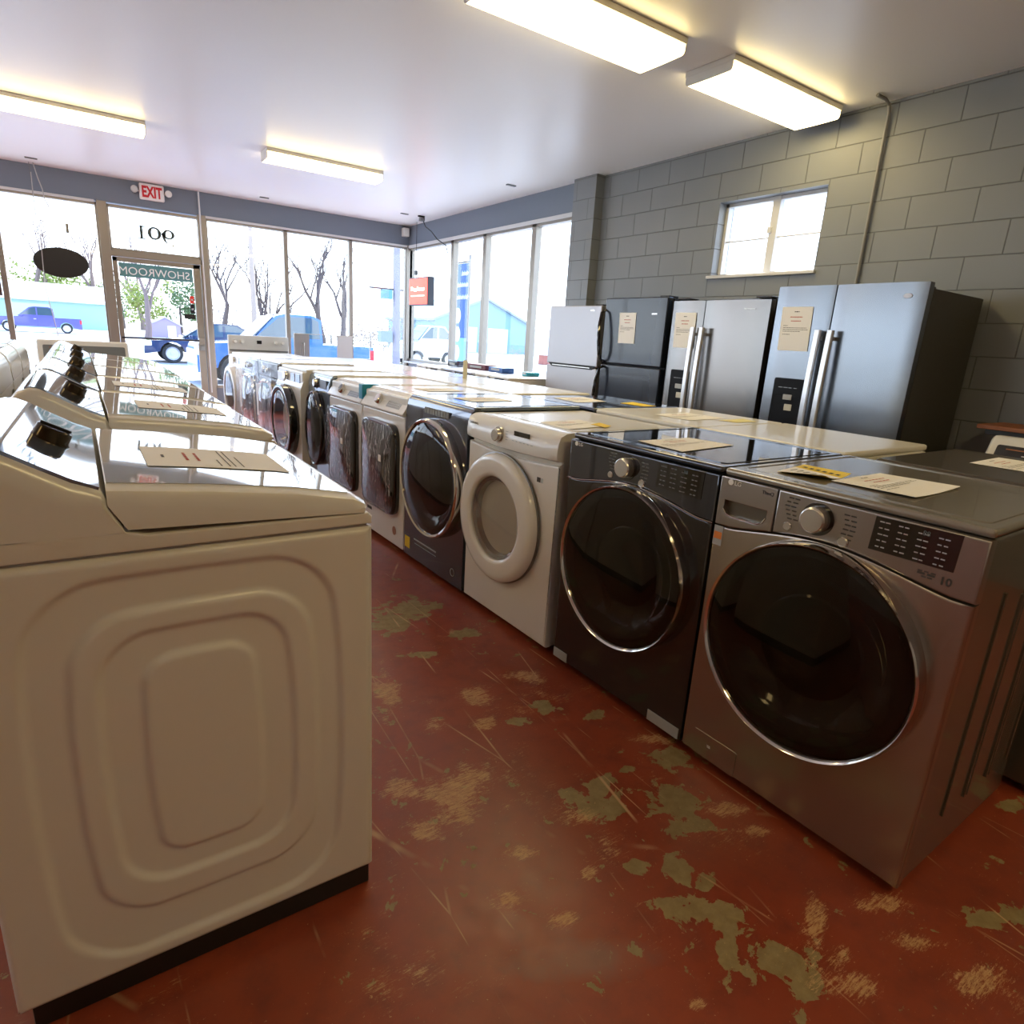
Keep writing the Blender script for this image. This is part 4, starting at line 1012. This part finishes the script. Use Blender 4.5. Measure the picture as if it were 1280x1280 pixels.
gr = [[cb_.verts.new(tq(i/8*.62+.0, j/6)) for j in range(7)] for i in range(9)]
for i in range(8):
    for j in range(6): cb_.faces.new((gr[i][j], gr[i+1][j], gr[i+1][j+1], gr[i][j+1]))
obj('white_half', cb_, PAPER, et, label='white half of the card')
lb_ = bmesh.new()
for k in range(6):
    v0 = .12+k*.14
    lb_.faces.new([lb_.verts.new(tq(*c, .0024)) for c in ((.72, v0), (.80, v0+.02), (.80, v0+.09), (.72, v0+.08))])
    if k < 5: lb_.faces.new([lb_.verts.new(tq(*c, .0024)) for c in ((.25, v0), (.45, v0+.03), (.45, v0+.06), (.25, v0+.03))])
obj('black_letters', lb_, INK, et)
sheet('yellow_card', 'small yellow card sticking out by the paper on the white ring-door dryer', [(1.86, 2.10), (1.95, 2.14), (1.93, 2.04), (1.86, 2.0)], .969, cat='card', n=0, m=YELLOW)
sheet('yellow_card', 'right of the two papers on the dark top, a thin yellow card', [(2.70, 2.80), (2.86, 2.85), (2.84, 2.63), (2.72, 2.62)], .981, cat='card', n=0, m=YELLOW)
sheet('yellow_card', 'yellow card on the second-row white machine behind the black dryer', [(2.66, 2.03), (2.9, 2.06), (2.86, 1.95), (2.68, 1.94)], .981, cat='card', n=0, m=mat('pale_yellow', (.8, .72, .3), .6))
def lidz(x): return 1.0105+(.316-x)*.12*(1 if x > .17 else 1) if False else None
def lp(x, y):
    d = .466-x; pts = [(.040, .9900), (.15, 1.0105), (.30, 1.0285), (.453, 1.0422)]
    for (a, za), (b, zb) in zip(pts, pts[1:]):
        if d <= b: return Vector((x, y, za+(zb-za)*(d-a)/(b-a)+.0012))
    return Vector((x, y, 1.044))
def lidsheet(label, x0, x1, y0, y1, dx=0, dy=0, skew=.0, seed=0):
    bm = bmesh.new(); N_ = 8; g = []
    for i in range(N_+1): g.append([bm.verts.new(lp(x0+(x1-x0)*i/N_+skew*j/2*0, y0+(y1-y0)*j/2+skew*i/N_)+Vector((dx, dy, .0006))) for j in range(3)])
    for i in range(N_):
        for j in range(2): bm.faces.new((g[i][j], g[i+1][j], g[i+1][j+1], g[i][j+1]))
    o = tag(obj('price_sheet', bm, PAPER, smooth=60), label, 'paper')
    ib = bmesh.new(); rb = bmesh.new(); r = random.Random(seed)
    for k, (u, a, b, rd) in enumerate([(.12, .42, .58, 0), (.28, .3, .7, 1), (.36, .3, .7, 1), (.5, .1, .4, 0), (.56, .1, .9, 0), (.60, .1, .92, 0), (.66, .1, .6, 0)]):
        dst = rb if rd else ib; v = a
        while v < b-.02:
            w_ = min(r.uniform(.03, .09), b-v); hh = .02 if u < .4 else .011
            q = [(u, v), (u, v+w_), (u+hh, v+w_), (u+hh, v)]
            dst.faces.new([dst.verts.new(lp(x0+(x1-x0)*uu, y0+(y1-y0)*vv+skew*uu)+Vector((dx, dy, .0012))) for uu, vv in q]); v += w_+.012
    obj('printed_text', ib, INK, o); obj('printed_price', rb, REDINK, o)
    return o
lidsheet('white printed sheet lying on the glass lid of the nearest top-load washer', .085, .352, 1.355, 1.575, skew=.0, seed=11)
lidsheet('printed sheet on the lid of the second left-row washer', .10, .36, 2.30, 2.52, dx=.035, seed=12)
lidsheet('printed sheet on the lid of the third left-row washer', .06, .33, 3.02, 3.24, dx=.04, seed=13)
def doorsheet(label, y1, y0, zt, zb, x, seed, tilt=0):
    return sheet('price_sheet', label, [(x, y1, zt), (x, y0, zt+tilt), (x, y0-.01, zb+tilt), (x, y1-.01, zb)], 0, seed=seed, nrm=(-1, 0, 0))
doorsheet('printed sheet taped on the narrow door of the biggest refrigerator', 2.632, 2.414, 1.635, 1.355, FX-.003, 21)
doorsheet('printed sheet on the narrow door of the warm-toned refrigerator', 3.565, 3.36, 1.60, 1.335, FX-.003, 22)
doorsheet('printed sheet on the glossy black refrigerator door', 4.205, 4.005, 1.60, 1.345, FX-.003, 23)

# ------------------------------------------------------------------ signs, front wall
et = thing('exit_sign', 'red and white EXIT sign with two round emergency lamps above the glass door', 'exit sign', (1.0, YF-.01, 2.92))
eb = obj('sign_body', B(-.145, .145, -.07, 0, -.10, .10, .018, 3), mat('exit_housing', (.80, .76, .74), .35), et)
text('lettering', 'EXIT', .185, EXITR, eb, (0, -.0715, -.065), align='CENTER', bold=.007, xs=.62)
for x in (-.2, .195):
    a = LA(x, .01, [(0, -.09), (.035, -.088), (.043, -.075), (.04, -.03), (.02, 0), (0, 0)], 24); l_ = obj('lamp_head', a, mat('lamp_head_plastic', (.55, .55, .53), .3) if x < 0 else WHITE2, et)
    obj('arm', T([(x*.7, -.03, 0), (x, -.03, .01)], .012, 8), WHITE2, l_)
# mirrored 901 on the transom glass (painted on its outer side, read from the street)
DIG = mat('digit_vinyl', (.07, .09, .09), .5)
nm = bmesh.new()
def ringstroke(cx, cz, rx, rz, t0, t1, n=36):
    """ring with thicker sides, like an old-style serif figure"""
    o_, i_ = [], []
    for k in range(n):
        a = 2*PI*k/n; th = t0+(t1-t0)*abs(math.cos(a))
        o_.append((cx+rx*math.cos(a), cz+rz*math.sin(a))); i_.append((cx+(rx-th)*math.cos(a), cz+(rz-t0)*math.sin(a)))
    return plate(o_, [i_], 0, .003)
nine = [ringstroke(.0, .135, .074, .060, .020, .040)]
arc = []
for k in range(13):
    u = k/12; a = math.radians(15-95*u); arc.append((-.050+.100*math.cos(a)+.004, .118+.125*math.sin(a), .028*(1-u)+.008))
pts = [(x+t, z) for x, z, t in arc]+[(x-t*.3, z) for x, z, t in arc][::-1]
nine.append(plate(pts, (), 0, .003)); nine.append(plate(circ(-.048, .0, .014, 14), (), 0, .003))
zero = [ringstroke(0, .10, .082, .080, .022, .044)]
one = [plate([(-.017, .02), (.017, .02), (.017, .178), (-.017, .17)], (), 0, .003), plate([(-.045, .012), (.045, .012), (.045, .024), (-.045, .024)], (), 0, .003), plate([(-.045, .15), (-.03, .165), (-.03, .175), (-.045, .178)], (), 0, .003), plate([(-.045, .162), (.017, .162), (.017, .178), (-.045, .178)], (), 0, .003)]
g9 = thing('door_number', 'dark serif house number 901 seen mirrored on the glass above the door', 'house number', (1.0, YF+.047, 2.325))
for nm_, parts, x in (('digit_nine', nine, .17), ('digit_zero', zero, 0), ('digit_one', one, -.155)):
    b = bmesh.new()
    for q in parts: addb(b, q); q.free()
    for v in b.verts: v.co.x = -v.co.x; v.co = Vector((v.co.x+x, v.co.y, v.co.z*1.02+(-.03 if nm_ == 'digit_nine' else -.0)))
    obj(nm_, b, DIG, g9)
sb_ = thing('showroom_sticker', 'teal strip with white mirrored SHOWROOM lettering at the top of the glass door', 'sign', (.985, YF+.018, 1.92))
obj('strip', B(-.445, .445, 0, .0015, -.085, .09), TEAL, sb_)
text('lettering', 'SHOWROOM', .142, mat('white_vinyl', (.85, .88, .88), .5), sb_, (.41, -.0012, -.055), mirror=True, xs=1.0, bold=.0)
for z, m, l, hh in ((1.60, RED, 'small red card sticker on the door glass, topmost of three', .10), (1.475, NAVY, 'small dark blue card sticker on the door glass, middle of three', .13)):
    s_ = tag(obj('door_sticker', B(1.37, 1.425, YF+.016, YF+.018, z-hh/2, z+hh/2), m), l, 'sticker')
    obj('printed_mark', B(1.385, 1.41, YF+.0155, YF+.016, z-.015, z+.01), PALEINK, s_)
s_ = tag(obj('door_sticker', B(1.285, 1.425, YF+.0155, YF+.018, 1.335, 1.40), BLACKP), 'black rectangular sticker on the door glass, lowest of three', 'sticker')
# oval sign back with chain
ov = thing('oval_hanging_sign', 'black oval back of a hanging sign in the left front window', 'hanging sign', (-.085, 10.18, 1.922))
obj('panel', LA(0, 0, [(0, -.012), (.17, -.012), (.178, -.006), (.178, .006), (.17, .012), (0, .012)], 72, sx=1.62, n=72) if False else lathe(bmesh.new(), 0, 0, [(0, -.012), (.170, -.012), (.178, -.006), (.178, .006), (.170, .012), (0, .012)], 72, sx=1.62), BLACKP, ov, smooth=8)
obj('hanging_wire', T([(-.20, 0, .14), (-.20, 0, 1.11)], .003, 6), DKSILV, ov)
obj('power_cord', T([(-.19, -.015, 1.0), (-.20, -.015, .55), (-.17, -.015, .47), (.0, -.015, .44), (-.18, -.02, .30), (-.20, -.02, -.3), (-.13, -.02, -.9)], .005, 6), mat('pale_cord', (.4, .4, .4), .5), ov)
obj('cord_switch', B(.09, .12, -.02, 0, .36, .47, .004), DKSILV, ov)
obj('cord_knot', T([(-.16, 0, 1.11), (-.13, 0, .95), (-.10, -.01, .83), (-.09, -.01, .72), (-.05, 0, .62)], .006, 6), mat('pale_cord2', (.42, .42, .42), .5), ov)
s2 = tag(obj('hanging_sign', B(-1.25, -.72, 10.16, 10.18, 1.47, 1.76, .008), mat('brown_sign', (.06, .035, .025), .5)), 'dark sign back cut off by the left edge of the view, beside the narrow mullion', 'hanging sign')
# red lit sign in the corner
rs = thing('lit_sign', 'red lit box sign with two pale lines hanging in the corner window', 'illuminated sign', (4.64, 9.60, 1.98))
obj('box', B(-.05, .06, -.345, .345, -.215, .215, .008), mat('navy_box', (.03, .035, .05), .4), rs)
rf = obj('face', B(-.054, -.050, -.325, .325, -.195, .195), mat('lit_red_face', (.7, .06, .03), .4, emit=(1, .045, .012), estr=1.3), rs)
lw_ = mat('lit_white_letters', (.9, .8, .7), .4, emit=(1, .82, .6), estr=1.6)
mb = bmesh.new(); r = random.Random(2)
for k in range(9):
    y = .26-k*.055; zz = .03+r.uniform(-.008, .006); addb(mb, B(-.057, -.054, y-.042, y, zz-.022, zz+(.04 if k in (0, 4) else .022), .0))
for k in range(14):
    y = .26-k*.035; addb(mb, B(-.057, -.054, y-.026, y, -.075, -.058))
obj('lit_lettering', mb, lw_, rf)
obj('hanger', T([(0, .2, .215), (0, .2, ZC-1.98)], .004, 6), BLACKP, rs); obj('hanger_clip', B(-.02, .02, .18, .23, .26, .33), BLACKP, rs)
cz = thing('security_camera', 'small dark camera with dangling cord near the ceiling corner', 'camera', (4.45, 9.25, ZC))
obj('mount', B(-.05, .05, -.02, .02, -.02, 0, .004), GASKET, cz); obj('body', B(-.03, .05, -.03, .03, -.075, -.02, .01), DKSILV, cz)
obj('cord', T([(.02, 0, -.04), (.05, -.05, -.15), (.10, -.15, -.22), (.15, -.25, -.33), (.22, -.40, -.42), (.24, -.42, -.52)], .008, 6), BLACKP, cz)
tag(obj('wall_speaker', B(4.60, 4.70, 10.20, 10.30, 2.86, 2.99, .008), WHITE2), 'small white box high in the far corner by the ceiling', 'speaker')
for i, (x, y) in enumerate(((2.35, 9.9), (4.2, 9.3), (-.25, 9.9), (4.3, 6.6))):
    a = B(x-.06, x+.06, y-.02, y+.02, ZC-.012, ZC-.0005, .003)
    tag(obj('ceiling_bracket', a, DKSILV), 'small metal bracket on the ceiling ' + ['above the front windows right of the door', 'in the far corner', 'above the hanging oval sign', 'by the right-hand windows'][i], 'bracket')
# upright tag card on the second row
ut = tag(obj('standing_tag', B(2.62, 2.66, 4.60, 4.604, .98, 1.13), mat('cream_card', (.72, .70, .58), .6)), 'tall narrow cream tag standing upright on a second-row machine', 'tag')
# small goods on the window ledge
for i, (y, m, l, s) in enumerate(((7.35, NAVY, 'dark blue box on the window ledge, nearest the corner', .25), (6.75, mat('maroon_box', (.12, .015, .02), .5), 'maroon box on the window ledge', .45), (6.3, mat('blue_box', (.04, .12, .35), .5), 'bright blue box on the window ledge', .3), (5.7, mat('turquoise_can', (.02, .3, .4), .4), 'turquoise container on the window ledge, nearest the pilaster', .1))):
    b_ = tag(obj('box' if i < 3 else 'container', B(4.02, 4.19, y-s/2, y+s/2, .9405, .94+.075-.01*i, .006), m), l.replace('on the window ledge', 'on a machine under the window'), 'box' if i < 3 else 'container')
    obj('label_band', B(4.016, 4.02, y-s*.3, y+s*.3, .96, .985), PALEINK, b_)

# ------------------------------------------------------------------ outdoors
G = -.15
def gmat(name, a, b, sc, rough=.9):
    m, t, p = newmat(name); n = t.nodes.new('ShaderNodeTexNoise'); n.inputs['Scale'].default_value = sc; n.inputs['Detail'].default_value = 6
    g_ = t.nodes.new('ShaderNodeNewGeometry'); t.links.new(g_.outputs['Position'], n.inputs['Vector'])
    c = t.nodes.new('ShaderNodeMix'); c.data_type = 'RGBA'; c.inputs[6].default_value = (*a, 1); c.inputs[7].default_value = (*b, 1)
    t.links.new(n.outputs[0], c.inputs[0]); t.links.new(c.outputs[2], p.inputs['Base Color']); p.inputs['Roughness'].default_value = rough
    return m
struct('ground', B(-120, 180, YF+.15, 260, G-.2, G-.004), gmat('dry_grass_lot', (.42, .40, .30), (.52, .48, .36), .3))
struct('ground', B(XW+.2, 180, -30, YF+.15, G-.2, G-.004), gmat('gravel_lot', (.42, .41, .38), (.5, .49, .46), .4))
struct('sidewalk', B(-60, 90, YF+.15, 14.3, G-.1, G+.05, .01), gmat('concrete', (.50, .49, .46), (.58, .57, .54), .8))
struct('road', B(-120, 160, 14.9, 27.5, G-.1, G), gmat('pale_asphalt', (.30, .30, .31), (.37, .37, .38), 1.2))
struct('road', B(-60, 60, 44, 64, G-.1, G), gmat('pale_lot', (.40, .40, .40), (.48, .48, .47), .5))
CARBLUE = mat('car_blue', (.02, .13, .40), .25, metal=.2, coat=1); CARDARK = mat('car_dark_blue', (.012, .03, .09), .2, coat=1)
CARPURP = mat('car_violet_blue', (.07, .07, .30), .35, coat=.6); CARGLASS = mat('car_glass', (.05, .09, .12), .05, coat=1)
TYRE = mat('tyre', (.02, .02, .02), .8); RIM = mat('wheel_rim', (.6, .6, .62), .3, metal=.8); LAMPW = mat('headlamp_lens', (.85, .85, .85), .1, coat=1)
def car(name, label, cat, x0, y0, L_, Hh, paint, pickup=False, flip=False, wr=.33, Wd=1.75):
    """nose towards -X, near side in the plane y0"""
    t = thing(name, label, cat, (x0+L_/2, y0+Wd/2, G)); h = L_/2
    belt = Hh*.60
    if pickup: prof = [(-h, .40), (-h, .78), (-h+.10, belt*.92), (-h*.42, belt), (-.30*h, belt), (.36*h, belt), (h-.02, belt), (h, .45)]
    else: prof = [(-h, .38), (-h+.02, .62), (-h+.25, belt*.86), (-h*.40, belt), (.62*h, belt), (h-.12, belt*.95), (h, .6), (h-.02, .38)]
    def arch(cx): return [(cx+(wr+.06)*math.cos(a), wr+(wr+.06)*math.sin(a)) for a in [math.radians(8+164*k/8) for k in range(9)]]
    f = -h+.86*1.0 if not pickup else -h+.85; r_ = h-.95
    low = [(-h, .30)]+[(x, z) for x, z in arch(f)[::-1]]+[(x, z) for x, z in arch(r_)[::-1]]+[(h, .30)]
    body = plate(low+[(x, z) for x, z in prof[::-1] if z > .31], (), -Wd/2, Wd/2)
    bo = obj('body', body, paint, t, smooth=30)
    if pickup: cabp = [(-h*.44, belt-.01), (-h*.16, Hh-.06), (-.06*h, Hh), (.26*h, Hh), (.36*h, Hh-.1), (.38*h, belt-.01)]
    else: cabp = [(-h*.44, belt-.01), (-h*.10, Hh-.03), (.1*h, Hh), (.35*h, Hh-.02), (.72*h, belt-.01)]
    cabo = obj('cab', plate(cabp, (), -Wd/2+.10, Wd/2-.10), paint, t, smooth=30)
    zc = sum(z for _, z in cabp)/len(cabp); xm = (cabp[1][0]+cabp[-2][0])/2
    ins = lambda x, z: (xm+(x-xm)*.88, zc+(z-zc)*.72+.02)
    wp = [ins(x, z) for x, z in cabp]
    obj('side_glass', plate(wp, (), -Wd/2+.09, -Wd/2+.11), CARGLASS, cabo)
    xm2 = (wp[0][0]+wp[-1][0])/2
    obj('pillar', B(xm2-.04, xm2+.04, -Wd/2+.08, -Wd/2+.10, belt, Hh-.08), paint, cabo)
    ws = plate([(cabp[0][0]+.02, belt+.03), (cabp[1][0]-.01, cabp[1][1]-.03), (cabp[1][0]-.05, cabp[1][1]-.02), (cabp[0][0]-.02, belt+.05)], (), -Wd/2+.2, Wd/2-.2); obj('windscreen', ws, CARGLASS, cabo)
    obj('mirror', B(-h*.38, -h*.33, -Wd/2-.12, -Wd/2+.1, belt+.0, belt+.13, .02), paint, cabo)
    for x in (f, r_):
        for y in (-Wd/2+.11, Wd/2-.11):
            s_ = 1 if y < 0 else -1
            wl = obj('wheel', lathe(bmesh.new(), x, wr, [(0, y-.02*s_), (wr*.62, y-.03*s_), (wr*.66, y-.10*s_), (wr*.95, y-.11*s_), (wr, y-.07*s_), (wr, y+.09*s_), (0, y+.09*s_)], 28), TYRE, t)
            rb = lathe(bmesh.new(), x, wr, [(0, y-.06*s_), (wr*.2, y-.065*s_), (wr*.22, y-.04*s_), (wr*.55, y-.05*s_), (wr*.63, y-.095*s_), (wr*.68, y-.112*s_), (wr*.66, y-.03*s_), (0, y-.025*s_)], 28); obj('rim', rb, RIM, wl)
    obj('headlamp', B(-h-.01, -h+.25, -Wd/2-.01, -Wd/2+.3, belt*.66, belt*.86, .03), LAMPW, bo)
    obj('tail_lamp', B(h-.12, h+.01, -Wd/2-.005, -Wd/2+.2, belt*.66, belt*.92, .01), mat('tail_lens', (.5, .02, .04), .2), bo)
    obj('door_line', B(xm2-.01, xm2, -Wd/2-.002, -Wd/2, .42, belt-.02), BLACKP, bo); obj('door_handle', B(xm2-.22, xm2-.06, -Wd/2-.03, -Wd/2, belt-.16, belt-.12, .01), RIM, bo)
    return t
car('pickup_truck', 'bright blue pickup truck passing close outside the front windows', 'truck', 2.25, 16.5, 4.35, 1.76, CARBLUE, True, wr=.36)
car('sedan_car', 'dark blue sedan seen through the glass door', 'car', 1.8, 25, 4.5, 1.42, CARDARK, wr=.33)
car('pickup_truck', 'violet-blue pickup truck parked far off before the pale warehouse', 'truck', -4.9, 58, 5.2, 1.80, CARPURP, True, wr=.36)
# warehouse
wh = thing('warehouse', 'long low warehouse with pale teal metal roof across the lot at left', 'building', (-8, 78, G))
obj('wall', B(-22, 11, 0, 14, 0, 2.7), mat('teal_metal_wall', (.30, .48, .47), .5), wh)
obj('roof', prism_x([(-.5, 2.65), (7, 4.4), (14.5, 2.65), (14.5, 2.5), (-.5, 2.5)], -22.5, 11.5), mat('white_metal_roof', (.70, .76, .76), .4), wh)
for x in (-18, -11, -4, 3): obj('bay_door', B(x, x+3, -.05, .02, .02, 2.2), mat('bay_door_grey', (.45, .55, .56), .5), wh)
sh = thing('garden_shed', 'small mauve shed with pointed roof seen through the door glass', 'shed', (6.0, 60, G))
obj('wall', plate([(-1.1, 0), (1.1, 0), (1.1, 1.0), (0, 1.55), (-1.1, 1.0)], (), 0, 2), mat('mauve_boards', (.32, .26, .46), .7), sh)
obj('roof', plate([(-1.25, .92), (0, 1.57), (1.25, .92), (1.3, 1.0), (0, 1.68), (-1.3, 1.0)], (), -.1, 2.1), mat('shed_roof', (.5, .47, .45), .7), sh)
obj('door', B(.15, .75, -.03, 0, 0, .95), WHITE, sh)
vn = car('delivery_van', 'white van parked beyond the far corner mullion', 'van', 13.0, 29.0, 3.6, 1.95, mat('van_white', (.85, .85, .85), .3, coat=.5), wr=.34)
hs = thing('metal_building', 'pale blue gabled metal building far beyond the right-hand windows', 'building', (36.6, 60, G))
obj('wall', plate([(-6, 0), (6, 0), (6, 3.2), (0, 5.5), (-6, 3.2)], (), 0, 12), mat('blue_metal_wall', (.16, .30, .38), .5), hs)
obj('roof', plate([(-6.4, 2.98), (0, 5.52), (6.4, 2.98), (6.4, 3.2), (0, 5.75), (-6.4, 3.2)], (), -.4, 12), mat('blue_roof', (.22, .26, .30), .5), hs)
obj('annex', B(6, 16, 1, 10, 0, 2.9), mat('white_metal_annex', (.7, .72, .72), .5), hs)
for x in (-3.5, .5): obj('bay_door', B(x, x+2.6, -.05, 0, 0, 2.6), mat('bay_white', (.6, .66, .68), .5), hs)
# poles
BARK = mat('bark', (.10, .075, .07), .9); BARK2 = mat('pale_bark', (.18, .13, .12), .9)
lp_ = thing('street_lamp', 'tall pole with a thin lamp arm rising behind the blue pickup', 'street lamp', (6.05, 28, G))
obj('pole', T([(0, 0, 0), (0, 0, 5.6)], [.12, .08], 12), mat('pale_pole', (.38, .30, .24), .8), lp_); obj('arm', T([(0, 0, 5.2), (.6, 0, 5.35), (1.0, 0, 5.3)], .035, 8), DKSILV, lp_)
up_ = thing('utility_pole', 'thick wooden utility pole with meter boxes left of the corner mullion', 'utility pole', (12.3, 28, G))
obj('pole', T([(0, 0, 0), (0, 0, 9)], [.19, .14], 14), mat('weathered_pole', (.26, .24, .28), .9), up_)
obj('meter_box', B(-.75, -.25, -.15, .15, 2.95, 3.35, .02), TEAL, up_); obj('transformer', B(-.85, -.28, -.25, .2, 1.05, 1.55, .03), mat('box_grey_blue', (.2, .25, .33), .6), up_)
obj('crossarm', B(-1.3, .5, -.06, .06, 3.35, 3.42), BARK, up_)
# banner
bn = thing('pole_banner', 'tall blue banner with three pale discs and pale script, outside the right-hand windows', 'banner', (6.4, 11.12, G))
obj('pole', T([(0, 0, 0), (0, 0, 3.0)], .022, 10), DKSILV, bn)
bcl = obj('cloth', B(-.006, .006, .03, .70, .92, 2.86), mat('banner_blue', (.05, .12, .50), .7), bn)
obj('lower_band', B(-.009, -.006, .03, .70, .92, 1.45), mat('banner_pale', (.20, .48, .55), .7), bcl, label='paler band along the bottom of the banner')
obj('top_bar', T([(0, -.02, 2.88), (0, .74, 2.88)], .015, 8), BLACKP, bn); obj('bottom_bar', T([(0, -.02, .90), (0, .74, .90)], .012, 8), BLACKP, bn)
for z in (1.88, 1.52, 1.16):
    a = LA(0, 0, [(0, -.002), (.13, -.002), (.13, 0)], 32)
    for v in a.verts: v.co = Vector((-.010+v.co.y, .40+v.co.x, z+v.co.z*1.15))
    obj('disc', a, mat('disc_pale', (.60, .72, .70), .7), bcl)
mb = bmesh.new(); r = random.Random(9)
for row, (z, ya, yb) in enumerate(((2.66, .10, .28), (2.45, .08, .52), (2.22, .06, .66))):
    y = yb
    while y > ya:
        pts = [(-.012, y, z-.03), (-.012, y-.03, z+.05), (-.012, y-.05, z-.02), (-.012, y-.075, z+.03)]
        tube(mb, pts, .013, 5); y -= .085
obj('script', mb, mat('script_white', (.75, .8, .85), .7), bcl)
# trees
def branch(bm, p, d, L_, r_, depth, rnd, spread=.55):
    n = 4; pts = [p]; q = p.copy(); dd = d.copy()
    for i in range(n):
        dd = (dd+Vector((rnd.uniform(-.16, .16), rnd.uniform(-.16, .16), rnd.uniform(-.02, .14)))).normalized(); q = q+dd*L_/n; pts.append(q.copy())
    tube(bm, pts, [r_*(1-.45*i/n) for i in range(n+1)], 5 if depth > 1 else 3, False)
    if depth <= 0: return
    for k in range(3 if depth > 1 else 4):
        i = rnd.choice((2, 3, 4)) if k else 4; a = rnd.uniform(0, 2*PI); s_ = rnd.uniform(.6, 1.1)*spread
        nd = (dd+Vector((math.cos(a)*s_, math.sin(a)*s_, rnd.uniform(-.05, .35)))).normalized()
        branch(bm, pts[i], nd, L_*rnd.uniform(.6, .8), r_*.5, depth-1, rnd, spread)
def bare_tree(x, y, h_, label, seed, m=BARK, stems=1, spread=.55, depth=4):
    rnd = random.Random(seed); t = thing('bare_tree', label, 'tree', (x, y, G), 0, 'leafless trees across the road')
    bm = bmesh.new()
    for s_ in range(stems):
        a = rnd.uniform(0, 2*PI); dv = Vector((math.cos(a)*.35, math.sin(a)*.2, 1)).normalized() if stems > 1 else Vector((.03, 0, 1))
        branch(bm, Vector((s_*.1, 0, 0)), dv, h_*.42, .035*h_ if stems == 1 else .016*h_, depth, rnd, spread)
    o = obj('trunk_and_branches', bm, m, t, smooth=180)
bare_tree(9.7, 42, 6.5, 'many-stemmed bare tree fanning out behind the blue pickup, second front pane', 1, stems=6, depth=3)
bare_tree(7.4, 44, 6.2, 'bare tree spreading left of the street lamp pole', 2, spread=.8)
bare_tree(13.3, 42, 7.2, 'tall slim bare tree in the middle of the third front pane', 4, spread=.45)
bare_tree(14.9, 43, 7.0, 'slim bare tree close to the fourth front mullion', 5, spread=.5)
bare_tree(4.4, 56, 7.5, 'bare tree with reddish trunk seen through the door glass', 6, BARK2)
bare_tree(-3.0, 96, 11, 'bare tree above the warehouse roof at far left', 7, BARK2)
bare_tree(2.0, 96, 12, 'bare tree rising right of the oval sign', 8, BARK2)
bare_tree(6.8, 92, 10, 'pale bare tree seen through the transom glass', 9, BARK2)
def leafy(x, y, h_, w__, m, label, seed, n=1500, z0=.1, name='leafy_tree', group=None):
    rnd = random.Random(seed); t = thing(name, label, 'tree' if name != 'shrub' else 'shrub', (x, y, G), 0, group)
    obj('trunk', T([(0, 0, 0), (0, 0, h_*.5)], [h_*.03, h_*.015], 8), BARK, t)
    bm = bmesh.new(); cl = [(Vector((rnd.uniform(-1, 1)*w__*.36, rnd.uniform(-1, 1)*w__*.3, h_*rnd.uniform(z0+.15, .88))), rnd.uniform(.14, .28)*w__) for _ in range(16)]
    for _ in range(n):
        c, r_ = rnd.choice(cl); d = Vector((rnd.gauss(0, 1), rnd.gauss(0, 1), rnd.gauss(0, 1))).normalized()
        p = c+d*r_*rnd.uniform(.5, 1.05); s_ = h_*rnd.uniform(.012, .028); a = Vector((rnd.gauss(0, 1), rnd.gauss(0, 1), rnd.gauss(0, 1))).normalized(); b = a.cross(d+Vector((.01, 0, 0))).normalized()
        if p.z < 0: continue
        bm.faces.new([bm.verts.new(p+a*s_), bm.verts.new(p+b*s_), bm.verts.new(p-a*s_), bm.verts.new(p-b*s_)])
    o = obj('foliage', bm, m, t, smooth=180)
    return t
EV1 = gmat('yellow_green_leaves', (.16, .22, .04), (.32, .34, .10), 1.5); EV2 = gmat('dull_green_leaves', (.07, .13, .06), (.16, .22, .10), 1.5); SCR = gmat('dry_brush', (.22, .17, .14), (.34, .28, .24), 1.2)
leafy(-5.2, 99, 7.2, 9, EV1, 'yellow-green tree above the warehouse roof at the left edge', 11)
leafy(.0, 97, 8.2, 8, EV1, 'yellow-green tree just above the black oval sign', 12)
leafy(5.0, 97, 6.2, 7, EV2, 'dull green tree right of the oval sign by the post', 13)
leafy(5.6, 70, 5.0, 4.5, EV1, 'yellowish leafy tree in the upper left of the door glass', 14)
leafy(8.6, 72, 5.6, 4.0, EV2, 'dark green tree in the middle of the door glass', 15)
for i, (x, y, h_, w__) in enumerate(((9.5, 50, 2.3, 6), (13.0, 50, 2.6, 6), (16.8, 51, 2.4, 6), (20.5, 52, 2.7, 6), (24.5, 53, 2.3, 6))):
    leafy(x, y, h_, w__, SCR, 'low brown winter thicket, ' + ('left of the street lamp', 'behind the pickup cab', 'behind the pickup bed', 'between bare trees and utility pole', 'right of the utility pole')[i], 20+i, 1600, 0, 'shrub')
leafy(24, 35, 1.1, 2.2, gmat('pinkish_brush', (.35, .2, .2), (.45, .3, .3), 2), 'small pinkish bush outside the right-hand windows', 30, 500, 0, 'shrub')
bw_ = thing('brick_pier', 'low red brick pier outside, just left of the pale refrigerator', 'pier', (26.5, 35, G)); obj('bricks', B(-.5, .5, -.3, .3, 0, .62), gmat('red_brick', (.30, .10, .08), (.38, .15, .12), 6), bw_); obj('cap_stone', B(-.56, .56, -.36, .36, .62, .70, .02), ALUW, bw_)
